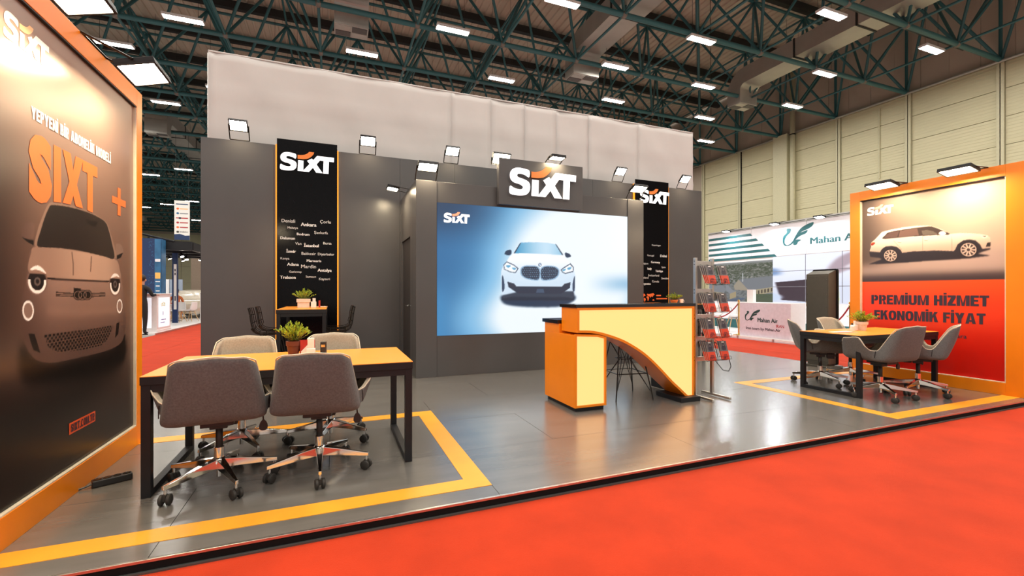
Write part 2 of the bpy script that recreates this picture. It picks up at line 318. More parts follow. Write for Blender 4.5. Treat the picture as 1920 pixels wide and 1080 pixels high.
# traced outlines, in units of their own boards
TR={'F':{'body':[(0.297,0.518),(0.267,0.506),(0.257,0.487),(0.25,0.465),(0.247,0.45),(0.238,0.428),(0.228,0.406),(0.222,0.385),(0.222,0.363),(0.231,0.333),(0.244,0.311),(0.266,0.291),(0.301,0.274),(0.378,0.261),(0.509,0.257),(0.636,0.256),(0.799,0.257),(0.901,0.268),(0.937,0.292),(0.952,0.323),(0.946,0.367),(0.934,0.411),(0.91,0.453),(0.892,0.485),(0.875,0.505),(0.84,0.515),(0.678,0.521),(0.486,0.521),(0.389,0.521),(0.329,0.518)],'cabin':[(0.291,0.517),(0.301,0.547),(0.325,0.579),(0.353,0.608),(0.376,0.62),(0.452,0.627),(0.571,0.629),(0.678,0.625),(0.752,0.616),(0.781,0.606),(0.816,0.574),(0.849,0.54),(0.852,0.517),(0.678,0.521),(0.486,0.521),(0.349,0.519)],'glass':[(0.301,0.52),(0.32,0.552),(0.344,0.585),(0.364,0.605),(0.383,0.615),(0.475,0.622),(0.597,0.625),(0.707,0.62),(0.76,0.612),(0.783,0.597),(0.816,0.559),(0.836,0.517),(0.737,0.518),(0.571,0.522),(0.431,0.521),(0.334,0.517)],'mirl':[(0.225,0.531),(0.231,0.55),(0.248,0.561),(0.275,0.566),(0.287,0.56),(0.285,0.543),(0.279,0.533),(0.252,0.529)],'mirld':[(0.225,0.531),(0.252,0.529),(0.283,0.529),(0.283,0.518),(0.257,0.522)],'mirr':[(0.852,0.556),(0.884,0.562),(0.916,0.555),(0.925,0.539),(0.905,0.525),(0.863,0.516)],'mirrd':[(0.863,0.527),(0.925,0.538),(0.901,0.522),(0.863,0.515)],'hoodline':[(0.257,0.458),(0.353,0.45),(0.509,0.449),(0.678,0.449),(0.799,0.45),(0.892,0.458)],'hoodcrease':[(0.504,0.516),(0.512,0.49),(0.512,0.46)],'hoodcrease2':[(0.643,0.513),(0.639,0.486),(0.636,0.472)],'hl':[(0.303,0.442),(0.35,0.442),(0.303,0.416)],'hr':[(0.846,0.442),(0.894,0.442),(0.846,0.412)],'browl':[(0.267,0.467),(0.283,0.473),(0.306,0.476),(0.329,0.471),(0.349,0.46),(0.32,0.465),(0.292,0.467),(0.275,0.465)],'browr':[(0.803,0.459),(0.832,0.472),(0.866,0.472),(0.887,0.463),(0.858,0.465),(0.824,0.461)],'fogl':[(0.257,0.381),(0.285,0.38),(0.257,0.36)],'fogr':[(0.889,0.378),(0.917,0.378),(0.889,0.357)],'bado':[(0.546,0.412),(0.576,0.412),(0.546,0.401)],'badm':[(0.577,0.412),(0.609,0.412),(0.577,0.4)],'badr':[(0.613,0.412),(0.645,0.412),(0.613,0.4)],'five':[(0.517,0.43),(0.566,0.428),(0.563,0.423),(0.536,0.423),(0.536,0.416),(0.517,0.417)],'barl':[(0.404,0.42),(0.516,0.417),(0.516,0.408),(0.404,0.41)],'barr':[(0.643,0.417),(0.756,0.418),(0.756,0.408),(0.643,0.406)],'grille':[(0.329,0.326),(0.452,0.325),(0.636,0.323),(0.824,0.324),(0.816,0.304),(0.783,0.286),(0.722,0.273),(0.571,0.273),(0.452,0.278),(0.394,0.284),(0.353,0.299)],'ventl':[(0.259,0.333),(0.288,0.331),(0.318,0.288),(0.283,0.297),(0.27,0.313)],'ventr':[(0.858,0.328),(0.887,0.331),(0.875,0.296),(0.846,0.287)],'under':[(0.223,0.316),(0.266,0.289),(0.378,0.26),(0.571,0.255),(0.799,0.257),(0.946,0.275),(0.937,0.217),(0.799,0.199),(0.571,0.202),(0.349,0.217),(0.248,0.232),(0.215,0.263)],'tyre':[(0.84,0.254),(0.946,0.292),(0.934,0.214),(0.852,0.213)],'crease':[(0.353,0.383),(0.571,0.373),(0.849,0.372),(0.866,0.361),(0.571,0.363),(0.353,0.373)],'hood':[(0.301,0.516),(0.486,0.52),(0.678,0.52),(0.84,0.514),(0.887,0.485),(0.887,0.458),(0.678,0.45),(0.509,0.45),(0.353,0.452),(0.261,0.46),(0.27,0.499)]},'B':{'body':[(0.36,0.64),(0.34,0.608),(0.327,0.572),(0.311,0.537),(0.301,0.499),(0.299,0.461),(0.301,0.399),(0.3,0.349),(0.303,0.312),(0.309,0.28),(0.364,0.296),(0.38,0.302),(0.608,0.297),(0.676,0.277),(0.685,0.304),(0.688,0.351),(0.688,0.418),(0.689,0.471),(0.683,0.518),(0.66,0.571),(0.639,0.609),(0.623,0.638),(0.604,0.693),(0.582,0.728),(0.527,0.744),(0.469,0.744),(0.416,0.734),(0.396,0.721),(0.376,0.679)],'lower':[(0.299,0.461),(0.364,0.425),(0.404,0.413),(0.498,0.395),(0.582,0.416),(0.63,0.43),(0.689,0.471),(0.688,0.351),(0.685,0.304),(0.676,0.277),(0.608,0.297),(0.38,0.302),(0.309,0.28),(0.301,0.349)],'glass':[(0.398,0.725),(0.436,0.731),(0.486,0.734),(0.536,0.735),(0.58,0.724),(0.599,0.686),(0.621,0.638),(0.527,0.64),(0.444,0.64),(0.363,0.639),(0.38,0.682)],'pill':[(0.395,0.724),(0.4,0.725),(0.369,0.639),(0.362,0.639)],'pilr':[(0.579,0.726),(0.585,0.724),(0.624,0.637),(0.616,0.637)],'mirl':[(0.317,0.631),(0.321,0.65),(0.332,0.66),(0.349,0.663),(0.35,0.633),(0.338,0.62),(0.323,0.624)],'mirr':[(0.632,0.657),(0.652,0.653),(0.663,0.641),(0.664,0.625),(0.639,0.619)],'hl':[(0.311,0.543),(0.327,0.572),(0.364,0.547),(0.387,0.518),(0.372,0.481),(0.344,0.486),(0.314,0.508)],'hr':[(0.608,0.514),(0.625,0.535),(0.663,0.571),(0.681,0.538),(0.679,0.499),(0.634,0.481),(0.618,0.491)],'hli':[(0.315,0.542),(0.327,0.565),(0.363,0.54),(0.381,0.516),(0.37,0.487),(0.345,0.492),(0.317,0.511)],'hri':[(0.614,0.513),(0.627,0.528),(0.66,0.561),(0.676,0.537),(0.675,0.506),(0.635,0.488),(0.621,0.496)],'el':[(0.323,0.538),(0.344,0.542),(0.346,0.532),(0.334,0.522)],'el2':[(0.354,0.523),(0.374,0.52),(0.368,0.505),(0.358,0.511)],'er':[(0.619,0.516),(0.636,0.523),(0.634,0.51),(0.621,0.503)],'er2':[(0.645,0.53),(0.667,0.539),(0.663,0.52),(0.65,0.517)],'kl':[(0.395,0.502),(0.403,0.529),(0.424,0.543),(0.469,0.544),(0.491,0.532),(0.499,0.506),(0.499,0.454),(0.488,0.424),(0.461,0.424),(0.423,0.436),(0.4,0.463)],'kr':[(0.499,0.506),(0.505,0.53),(0.527,0.545),(0.57,0.544),(0.593,0.529),(0.602,0.502),(0.595,0.461),(0.571,0.432),(0.527,0.422),(0.505,0.428),(0.499,0.454)],'kli':[(0.401,0.503),(0.408,0.523),(0.425,0.535),(0.468,0.537),(0.486,0.526),(0.494,0.504),(0.494,0.456),(0.485,0.432),(0.461,0.432),(0.425,0.444),(0.405,0.467)],'kri':[(0.503,0.504),(0.51,0.524),(0.529,0.538),(0.569,0.537),(0.588,0.523),(0.596,0.501),(0.59,0.466),(0.569,0.441),(0.528,0.43),(0.509,0.436),(0.503,0.455)],'badge':[(0.497,0.551),(0.506,0.551),(0.497,0.565)],'intake':[(0.33,0.412),(0.364,0.397),(0.376,0.374),(0.617,0.376),(0.628,0.397),(0.663,0.412),(0.66,0.364),(0.612,0.316),(0.384,0.317),(0.336,0.368)],'plate':[(0.477,0.324),(0.482,0.355),(0.515,0.355),(0.521,0.324)],'vl':[(0.304,0.455),(0.311,0.444),(0.317,0.374),(0.312,0.338),(0.304,0.342)],'vr':[(0.683,0.456),(0.688,0.448),(0.686,0.343),(0.676,0.341),(0.674,0.391)],'sh':[(0.305,0.303),(0.38,0.292),(0.608,0.288),(0.685,0.301),(0.682,0.257),(0.604,0.209),(0.444,0.208),(0.332,0.227),(0.301,0.262)]},'S':{'body':[(0.075,0.686),(0.071,0.691),(0.084,0.714),(0.078,0.728),(0.088,0.741),(0.111,0.752),(0.165,0.79),(0.171,0.795),(0.234,0.802),(0.33,0.808),(0.439,0.808),(0.52,0.802),(0.552,0.794),(0.599,0.778),(0.635,0.761),(0.66,0.745),(0.724,0.745),(0.786,0.739),(0.846,0.731),(0.882,0.722),(0.902,0.71),(0.906,0.683),(0.906,0.66),(0.864,0.657),(0.857,0.659),(0.846,0.679),(0.819,0.701),(0.781,0.709),(0.743,0.706),(0.709,0.688),(0.693,0.661),(0.685,0.655),(0.573,0.664),(0.411,0.668),(0.33,0.664),(0.318,0.682),(0.288,0.701),(0.246,0.709),(0.203,0.709),(0.171,0.694),(0.156,0.677)],'dark':[(0.068,0.682),(0.156,0.675),(0.171,0.694),(0.203,0.709),(0.246,0.709),(0.288,0.701),(0.318,0.682),(0.33,0.664),(0.411,0.668),(0.573,0.664),(0.685,0.655),(0.693,0.661),(0.709,0.688),(0.743,0.706),(0.781,0.709),(0.819,0.701),(0.846,0.679),(0.857,0.657),(0.904,0.656),(0.904,0.65),(0.86,0.641),(0.832,0.633),(0.904,0.62),(0.771,0.611),(0.52,0.61),(0.294,0.606),(0.061,0.608),(0.171,0.634),(0.153,0.642),(0.075,0.653)],'rw':[(0.239,0.652),(0.289,0.649),(0.239,0.619)],'fw':[(0.776,0.656),(0.824,0.653),(0.776,0.622)],'dlo':[(0.179,0.754),(0.2,0.775),(0.227,0.789),(0.33,0.796),(0.444,0.798),(0.52,0.798),(0.552,0.792),(0.604,0.772),(0.66,0.744),(0.573,0.746),(0.411,0.751),(0.294,0.751)],'w1':[(0.191,0.759),(0.209,0.775),(0.234,0.786),(0.306,0.79),(0.291,0.756)],'w2':[(0.303,0.756),(0.315,0.792),(0.44,0.794),(0.452,0.754)],'w3':[(0.48,0.753),(0.47,0.778),(0.509,0.78),(0.552,0.768),(0.578,0.754),(0.573,0.749)],'mir':[(0.589,0.751),(0.596,0.762),(0.62,0.763),(0.635,0.753),(0.632,0.746),(0.612,0.743)],'tail':[(0.081,0.73),(0.094,0.739),(0.117,0.735),(0.101,0.722),(0.084,0.721)],'head':[(0.845,0.724),(0.864,0.725),(0.891,0.719),(0.882,0.711),(0.864,0.709),(0.853,0.716)],'headd':[(0.86,0.721),(0.88,0.72),(0.875,0.714),(0.864,0.717)],'intake':[(0.878,0.665),(0.886,0.684),(0.905,0.686),(0.904,0.664)],'d1':[(0.476,0.75),(0.48,0.75),(0.48,0.668),(0.477,0.668)],'d2':[(0.671,0.731),(0.674,0.731),(0.675,0.657),(0.672,0.657)],'d3':[(0.261,0.739),(0.264,0.739),(0.33,0.681),(0.325,0.681)],'h1':[(0.294,0.731),(0.325,0.727),(0.321,0.721),(0.298,0.724)],'h2':[(0.486,0.729),(0.516,0.727),(0.512,0.719),(0.489,0.722)],'belt':[(0.114,0.748),(0.294,0.745),(0.573,0.74),(0.699,0.735),(0.699,0.733),(0.573,0.737),(0.294,0.741),(0.117,0.744)],'sky':[(-0.026,0.643),(0.107,0.639),(0.904,0.656),(0.994,0.643)]},'L':{'S':[(0.252,0.316),(0.167,0.338),(0.083,0.343),(0.017,0.323),(-0.024,0.281),(-0.037,0.23),(-0.024,0.173),(0.025,0.136),(0.108,0.117),(0.15,0.093),(0.154,0.071),(0.133,0.053),(0.083,0.051),(0.025,0.063),(-0.034,0.085),(-0.041,-0.011),(0.025,-0.033),(0.117,-0.034),(0.201,-0.018),(0.252,0.033),(0.264,0.096),(0.252,0.149),(0.209,0.18),(0.15,0.198),(0.092,0.212),(0.071,0.232),(0.083,0.257),(0.125,0.262),(0.183,0.251),(0.248,0.226)],'X':[(0.294,0.199),(0.395,0.197),(0.391,-0.007),(0.51,0.141),(0.463,0.203),(0.554,0.259),(0.581,0.23),(0.657,0.327),(0.988,0.321),(0.985,0.227),(0.888,0.23),(0.878,-0.033),(0.773,-0.033),(0.783,0.232),(0.71,0.234),(0.645,0.144),(0.764,-0.03),(0.638,-0.03),(0.577,0.068),(0.497,-0.028),(0.283,-0.026)],'O':[(0.283,0.309),(0.354,0.312),(0.423,0.329),(0.467,0.357),(0.506,0.396),(0.6,0.393),(0.581,0.345),(0.537,0.293),(0.475,0.248),(0.388,0.228),(0.283,0.226)]},'M':{'a':[(0.133,0.517),(0.261,0.509),(0.251,0.404),(0.143,0.312),(0.078,0.206),(0.068,0.097),(0.133,0.023),(0.229,0.044),(0.324,0.125),(0.408,0.265),(0.501,0.403),(0.616,0.506),(0.795,0.584),(0.961,0.612),(0.926,0.508),(0.795,0.438),(0.616,0.383),(0.495,0.285),(0.386,0.133),(0.308,0.042),(0.149,-0.009),(0.036,0.039),(-0.004,0.175),(0.026,0.31),(0.133,0.404)],'b':[(0.377,0.125),(0.448,0.246),(0.54,0.339),(0.676,0.381),(0.786,0.402),(0.736,0.315),(0.586,0.268),(0.479,0.212)],'c':[(0.346,0.017),(0.371,0.12),(0.464,0.164),(0.592,0.132),(0.501,0.091),(0.448,0.007)]}}
# ---------------------------------------------------------------- printed and displayed pictures (drawn with numpy into a colour attribute)
def s2l(a):
    a = np.asarray(a, float) / 255.; return np.where(a <= .04045, a / 12.92, ((a + .055) / 1.055) ** 2.4)
class Canvas:
    def __init__(s, w, h, ss=2, s1=1., t1=1.):
        s.w, s.h, s.ss, s.s1, s.t1 = w, h, ss, s1, t1; W_, H_ = w * ss, h * ss
        s.S, s.T = np.meshgrid((np.arange(W_) + .5) / W_ * s1, (np.arange(H_) + .5) / H_ * t1)
        s.a = np.zeros((H_, W_, 3))
    def fill(s, col): s.a[:] = col(s.S, s.T) if callable(col) else col
    def mask(s, pts):
        p = np.array(pts); x0, x1, y0, y1 = p[:, 0].min(), p[:, 0].max(), p[:, 1].min(), p[:, 1].max()
        H_, W_ = s.S.shape
        i0, i1 = max(0, int(y0 / s.t1 * H_) - 1), min(H_, int(y1 / s.t1 * H_) + 2); j0, j1 = max(0, int(x0 / s.s1 * W_) - 1), min(W_, int(x1 / s.s1 * W_) + 2)
        m = np.zeros(s.S.shape)
        if i0 >= i1 or j0 >= j1: return m
        X, Y = s.S[i0:i1, j0:j1], s.T[i0:i1, j0:j1]; c = np.zeros(X.shape, bool); n = len(p)
        for k in range(n):
            xa, ya = p[k]; xb, yb = p[(k + 1) % n]
            if ya == yb: continue
            c ^= ((ya > Y) != (yb > Y)) & (X < (xb - xa) * (Y - ya) / (yb - ya) + xa)
        m[i0:i1, j0:j1] = c; return m
    def blur(s, m, rs, rt):
        H_, W_ = m.shape
        for ax, r in ((1, int(rs * W_)), (0, int(rt * H_))):
            if r < 1: continue
            for _ in range(3):
                c = np.cumsum(np.pad(m, [(r + 1, r) if k == ax else (0, 0) for k in (0, 1)], mode='edge'), axis=ax)
                m = (c[:, 2 * r + 1:] - c[:, :-2 * r - 1]) / (2 * r + 1) if ax else (c[2 * r + 1:] - c[:-2 * r - 1]) / (2 * r + 1)
        return m
    def put(s, m, col, al=1.):
        c = col(s.S, s.T) if callable(col) else np.array(col, float)
        s.a = s.a * (1 - (m * al)[..., None]) + c * (m * al)[..., None]
    def poly(s, pts, col, al=1., cr=False, bl=0.):
        m = s.mask(crom(pts, 5) if cr else pts)
        if bl: m = s.blur(m, bl, bl)
        s.put(m, col, al); return m
    def ell(s, e, col, k=1., ring=None, al=1., clip=None, bl=0.):
        (cx, cy), (ax, ay), (bx, by) = e; a = np.array([ax - cx, ay - cy]); b = np.array([bx - cx, by - cy])
        det = a[0] * b[1] - a[1] * b[0]; dx, dy = s.S - cx, s.T - cy
        u = (dx * b[1] - dy * b[0]) / det; v = (a[0] * dy - a[1] * dx) / det; r = np.hypot(u, v)
        m = (r < k) * 1.
        if ring: m *= (r > ring)
        if clip is not None: m *= (s.T < clip)
        if bl: m = s.blur(m, bl, bl)
        s.put(m, col, al)
    def rect(s, x0, x1, y0, y1, col, al=1.): s.put(((s.S >= x0) & (s.S <= x1) & (s.T >= y0) & (s.T <= y1)) * 1., col, al)
    def done(s):
        a = s.a.reshape(s.h, s.ss, s.w, s.ss, 3).mean((1, 3)); return s2l(np.clip(a, 0, 255))
def picture(name, px, fr, w, h, m, parent, c=0.):
    H_, W_ = px.shape[:2]
    xs = np.linspace(0, w, W_); ys = np.linspace(0, h, H_)
    o = np.array(fr(0, 0, c)); ex = np.array(fr(1, 0, c)) - o; ey = np.array(fr(0, 1, c)) - o
    V = (o + xs[None, :, None] * ex + ys[:, None, None] * ey).reshape(-1, 3)
    idx = np.arange(W_ * H_).reshape(H_, W_)
    F = np.stack([idx[:-1, :-1], idx[:-1, 1:], idx[1:, 1:], idx[1:, :-1]], -1).reshape(-1, 4)
    me = bpy.data.meshes.new(name); me.vertices.add(len(V)); me.vertices.foreach_set('co', V.ravel())
    me.loops.add(F.size); me.loops.foreach_set('vertex_index', F.ravel())
    me.polygons.add(len(F)); me.polygons.foreach_set('loop_start', np.arange(0, F.size, 4)); me.polygons.foreach_set('loop_total', np.full(len(F), 4))
    me.update(); me.validate()
    at = me.color_attributes.new('print', 'FLOAT_COLOR', 'POINT')
    at.data.foreach_set('color', np.concatenate([px.reshape(-1, 3), np.ones((W_ * H_, 1))], 1).astype('f').ravel())
    me.materials.append(m)
    return link(name, me, parent)
def lerp(a, b, t): return np.asarray(a, float) * (1 - t[..., None]) + np.asarray(b, float) * t[..., None]
def ss(a, b, x): t = np.clip((x - a) / (b - a), 0, 1); return t * t * (3 - 2 * t)

def pic_city_car():
    C = Canvas(340, 495, 2, 1.042, 1.012); t = TR['F']
    def bg(s, v):
        c = lerp((104, 78, 66), (150, 122, 108), ss(.35, 1., v)); c = lerp(c, (36, 25, 22), 1 - ss(.0, .34, v))
        return lerp(c, (24, 15, 12), (1 - ss(-.05, .42, s)) * (1 - ss(.6, .95, v)) * .9)
    C.fill(bg)
    C.poly([(0, .22), (.35, .2), (.9, .27), (1, .26), (1, .36), (.9, .38), (.2, .3), (0, .33)], (88, 66, 58), .5, bl=.05)
    C.poly(t['under'], (10, 6, 5), 1, True, bl=.012)
    C.poly([(.0, .08), (.5, .10), (.95, .2), (.9, .27), (.2, .22), (.0, .2)], (14, 9, 8), .8, bl=.04)
    C.poly(t['tyre'], (14, 10, 9))
    body = lambda s, v: lerp(lerp((84, 62, 55), (146, 118, 106), ss(.25, .50, v)), (66, 46, 40), np.clip(1 - ss(.2, .42, s) + .55 * ss(.86, .95, s), 0, 1) * .75)
    C.poly(t['body'], body, cr=True)
    C.poly(t['cabin'], (138, 112, 98), cr=True)
    C.poly(t['hood'], lambda s, v: lerp((140, 112, 98), (172, 142, 124), ss(.3, .62, s) * (1 - ss(.75, .95, s))), cr=True)
    C.poly(t['glass'], lambda s, v: lerp((34, 26, 23), (46, 38, 33), ss(.5, .8, s)), cr=True)
    C.poly([(.60, .607), (.69, .607), (.68, .592), (.61, .594)], (24, 18, 16))
    C.poly(t['mirl'], body, cr=True); C.poly(t['mirld'], (20, 14, 13)); C.poly(t['mirr'], (128, 104, 92), cr=True); C.poly(t['mirrd'], (20, 14, 13))
    def line(pts, w, col, al=1.):
        p = np.array(pts); q = [tuple(x + (0, w)) for x in p] + [tuple(x - (0, w)) for x in p[::-1]]; C.poly(q, col, al)
    line(crom(t['hoodline'], 6, False), .0022, (38, 26, 24))
    for k in ('hoodcrease', 'hoodcrease2'):
        p = np.array(t[k]); C.poly([tuple(x + (.004, 0)) for x in p] + [tuple(x - (.004, 0)) for x in p[::-1]], (96, 72, 62), .8)
    C.poly(t['crease'], (146, 116, 102), .7, bl=.008)
    for e, tone in (('hl', 1), ('hr', 1)):
        (cx, cy), a, b = t[e]
        C.ell(t[e], (108, 84, 76), 1.16, clip=cy + .018); C.ell(t[e], (30, 22, 21), 1., clip=cy + .016); C.ell(t[e], (240, 230, 226), 1., clip=cy + .004)
        C.ell(t[e], (26, 20, 20), .74, clip=cy + .016); C.ell(((cx, cy), (cx + (a[0] - cx) * .36, a[1]), (b[0], cy + (b[1] - cy) * .36)), (96, 84, 80)); C.ell(((cx, cy), (cx + (a[0] - cx) * .2, a[1]), (b[0], cy + (b[1] - cy) * .2)), (30, 24, 24))
    C.poly(t['browl'], (240, 230, 226), cr=True); C.poly(t['browr'], (236, 224, 218), cr=True)
    for e in ('fogl', 'fogr'):
        C.ell(t[e], (64, 46, 42), 1.08); C.ell(t[e], (240, 232, 228), 1.); C.ell(t[e], (128, 104, 94), .76)
    for k in ('barl', 'barr'): C.poly(t[k], (26, 18, 16)); p = np.array(t[k]); q = p.mean(0) + (p - p.mean(0)) * (.97, .55); C.poly(q, body); q = p.mean(0) + (p - p.mean(0)) * (.97, .14); C.poly(q, (26, 18, 16))
    C.poly(t['five'], (20, 14, 13))
    for e in ('bado', 'badm', 'badr'): C.ell(t[e], (12, 8, 8), 1.12)
    for e in ('bado', 'badm', 'badr'): C.ell(t[e], (122, 96, 86), .94, ring=.78)
    m = C.mask(crom(t['grille'], 4)); C.put(m, (88, 66, 58))
    # rows of short dark slots inside the lower grille
    u = C.S * 44 + np.floor(C.T * 150) % 2 * .5; pat = ((u % 1) < .58) & ((C.T * 150 % 1) < .72); C.put(C.blur(m, .0, .0) * pat * (C.mask([tuple(np.array(p) * (.97, .97) + (.017, .0095)) for p in t['grille']])), (12, 8, 7))
    C.poly(t['ventl'], (18, 12, 11)); C.poly(t['ventr'], (18, 12, 11))
    return C.done()

def pic_suv():
    C = Canvas(300, 300); t = TR['S']; V0 = .502
    def bg(s, v):
        c = lerp((112, 92, 82), (188, 166, 148), ss(.0, .75, s)); c = lerp(c, (82, 66, 60), (1 - ss(.0, .22, s)) * .7)
        return lerp(c, (70, 58, 60), 1 - ss(.0, .12, v - .49))
    C.fill(bg)
    C.poly([(-.1, .60), (.1, .60), (.9, .655), (1.1, .66), (1.1, .54), (.5, .55), (-.1, .535)], (184, 158, 148), .9, bl=.02)
    C.poly([(-.1, .497), (1.1, .497), (1.1, .535), (-.1, .525)], (58, 46, 50), .8, bl=.014)
    C.poly(t['dark'], (44, 36, 42), cr=False, bl=.003)
    C.poly(t['body'], lambda s, v: lerp((196, 166, 146), (238, 222, 206), ss(.66, .76, v)))
    C.poly(t['belt'], (226, 204, 188), .8)
    C.poly(t['dlo'], (66, 50, 46), cr=True)
    for k, c in (('w1', (96, 72, 66)), ('w2', (112, 84, 76)), ('w3', (104, 92, 82))): C.poly(t[k], lambda s, v, c=c: lerp((54, 44, 46), c, ss(.70, .755, v)))
    C.poly(t['mir'], (240, 230, 220), cr=True); C.poly(t['tail'], (150, 40, 18), cr=True); C.poly([tuple(np.array(p) * 1) for p in t['tail'][:3]], (222, 110, 30), .6)
    C.poly(t['head'], (224, 212, 200), cr=True); C.poly(t['headd'], (70, 60, 58)); C.poly(t['intake'], (40, 32, 34))
    for k in ('d1', 'd2', 'd3'): C.poly(t[k], (150, 124, 110), .8)
    for k in ('h1', 'h2'): C.poly(t[k], (170, 142, 126)); p = np.array(t[k]); C.poly(p + (0, .004), (236, 220, 206))
    for k in ('rw', 'fw'):
        C.ell(t[k], (38, 30, 34), 1.24); C.ell(t[k], (206, 176, 160), 1.); C.ell(t[k], (46, 36, 38), .88)
        (cx, cy), a, b = [np.array(q) for q in t[k]]
        for i in range(10):
            an = 2 * PI * i / 10; d = (a - cx * 0 - np.array([cx, cy])) * math.cos(an) + (b - np.array([cx, cy])) * math.sin(an); e = (a - np.array([cx, cy])) * -math.sin(an) + (b - np.array([cx, cy])) * math.cos(an)
            o = np.array([cx, cy]); C.poly([o + d * .12 + e * .10, o + d * .92 + e * .10, o + d * .92 - e * .10, o + d * .12 - e * .10], (210, 180, 164))
        C.ell(t[k], (60, 46, 46), .22)
    C.rect(0, 1, 0, V0, lambda s, v: lerp(lerp((198, 22, 8), (236, 64, 28), ss(.08, .4, v)), (248, 82, 30), ss(.36, .5, v)))
    return C.done()

def pic_screen():
    C = Canvas(330, 192); t = TR['B']
    def bg(s, v):
        w = np.exp(-(((s - .80) / .42) ** 2 + ((v - .72) / .55) ** 2)); w2 = np.exp(-(((s - .55) / .36) ** 2 + ((v - .10) / .26) ** 2)); w3 = np.exp(-(((s - .5) / .2) ** 2 + ((v - .5) / .3) ** 2))
        k = np.clip(1.25 * w + 1.15 * w2 + .5 * w3, 0, 1); c = lerp((44, 108, 160), (122, 184, 226), ss(.0, .4, k)); c = lerp(c, (240, 249, 255), ss(.3, .85, k))
        c = lerp(c, (26, 56, 88), (1 - ss(.0, .42, s)) * ss(.62, 1., v) * .9)
        h = np.exp(-((v - .40) / .07) ** 2) * ss(.72, 1., s); c = lerp(c, (128, 182, 220), h * .75)
        return lerp(c, (66, 142, 196), (1 - ss(0, .09, s)) * (1 - ss(.2, .5, v)) * .7)
    C.fill(bg)
    C.poly(t['sh'], (36, 56, 82), 1, True, bl=.006)
    C.poly(t['body'], lambda s, v: lerp((214, 232, 248), (246, 250, 255), ss(.45, .6, v)), cr=False)
    C.poly(t['lower'], (206, 226, 244), .55, bl=.006); C.poly(t['sh'][:1] + [(.395, .335), (.68, .335)] + t['sh'][3:5] + t['sh'][8:], (34, 44, 62), .9, bl=.003)
    C.poly(t['glass'], lambda s, v: lerp((196, 226, 246), (64, 150, 196), np.clip(np.abs(s - .53) / .16, 0, 1) ** 1.6 * (1 - ss(.72, .8, v) * .6)), cr=False)
    for k in ('pill', 'pilr', 'mirl', 'mirr'): C.poly(t[k], (38, 58, 86), cr=k[0] == 'm')
    for a, b in (('hl', 'hli'), ('hr', 'hri')): C.poly(t[a], (44, 60, 88)); C.poly(t[b], (248, 252, 255))
    for k in ('el', 'el2', 'er', 'er2'): C.poly(t[k], (96, 168, 208), cr=True)
    for a, b in (('kl', 'kli'), ('kr', 'kri')):
        C.poly(t[a], (150, 184, 214), cr=True); m = C.mask(crom(t[b], 5)); C.put(m, (38, 46, 66))
        u = C.S * 105 + np.floor(C.T * 62) % 2 * .5; C.put(m * (((u % 1) < .36) & ((C.T * 62 % 1) < .5)), (122, 156, 190))
    C.ell(t['badge'], (64, 84, 112), 1.); C.ell(t['badge'], (240, 246, 252), .72)
    (cx, cy), a, b = t['badge']
    C.poly([(cx, cy), (cx + (a[0] - cx) * .6, cy), (cx + (a[0] - cx) * .45, cy + (b[1] - cy) * .45), (cx, cy + (b[1] - cy) * .6)], (60, 120, 190)); C.poly([(cx, cy), (cx - (a[0] - cx) * .6, cy), (cx - (a[0] - cx) * .45, cy - (b[1] - cy) * .45), (cx, cy - (b[1] - cy) * .6)], (60, 120, 190))
    C.poly(t['intake'], (44, 52, 72)); C.poly(t['plate'], (66, 84, 110)); C.poly(t['vl'], (48, 66, 94), cr=True); C.poly(t['vr'], (48, 66, 94), cr=True)
    return C.done()

def pic_village():
    C = Canvas(170, 100); rng = np.random.RandomState(3)
    C.fill(lambda s, v: lerp(lerp((150, 156, 158), (124, 130, 118), ss(.4, .8, v)), (176, 180, 182), ss(.90, .99, v)))
    n = rng.rand(*C.S.shape); n = C.blur(n, .006, .008); n = (n - n.mean()) / n.std()
    trees = (ss(.40, .5, C.T) * (1 - ss(.9, .97, C.T)))
    C.put(np.clip(n, 0, 1) * trees, (84, 98, 74)); C.put(np.clip(-n - .8, 0, 1) * trees, (186, 186, 178))
    C.put(np.clip(n, 0, 1) * (1 - trees) * (C.T < .5) * .5, (86, 92, 96))
    roof = lambda p, c: C.poly(p, c)
    roof([(.50, .56), (1.0, .62), (1.0, .36), (.66, .28)], (150, 156, 164)); roof([(.66, .28), (1., .36), (1., .24), (.68, .14)], (208, 194, 160)); roof([(.50, .56), (.66, .28), (.44, .30), (.42, .40)], (196, 184, 164))
    for i in range(7): x = .70 + i * .045; C.poly([(x, .17 + i * .014), (x + .022, .175 + i * .014), (x + .022, .26 + i * .014), (x, .25 + i * .014)], (92, 82, 72))
    roof([(.28, .52), (.40, .30), (.46, .26), (.36, .20), (.30, .28)], (166, 172, 180)); roof([(.36, .20), (.46, .26), (.46, .12), (.36, .06)], (204, 186, 148))
    roof([(.06, .40), (.24, .42), (.30, .30), (.26, .22), (.08, .26)], (158, 164, 172)); roof([(.08, .26), (.26, .22), (.24, .08), (.06, .10)], (198, 184, 154)); roof([(0, .2), (.1, .14), (.12, 0), (0, 0)], (120, 130, 142))
    C.ell(((.10, .12), (.15, .12), (.10, .22)), (88, 80, 70)); C.ell(((.18, .13), (.22, .13), (.18, .22)), (92, 84, 74))
    C.rect(.555, .57, .5, .72, (232, 236, 240)); C.poly([(.62, .12), (.75, .2), (1, .2), (1, 0), (.6, 0)], (86, 104, 74), .8)
    C.poly([(.2, .0), (.5, .1), (.62, .1), (.5, 0)], (104, 122, 150))
    return C.done()
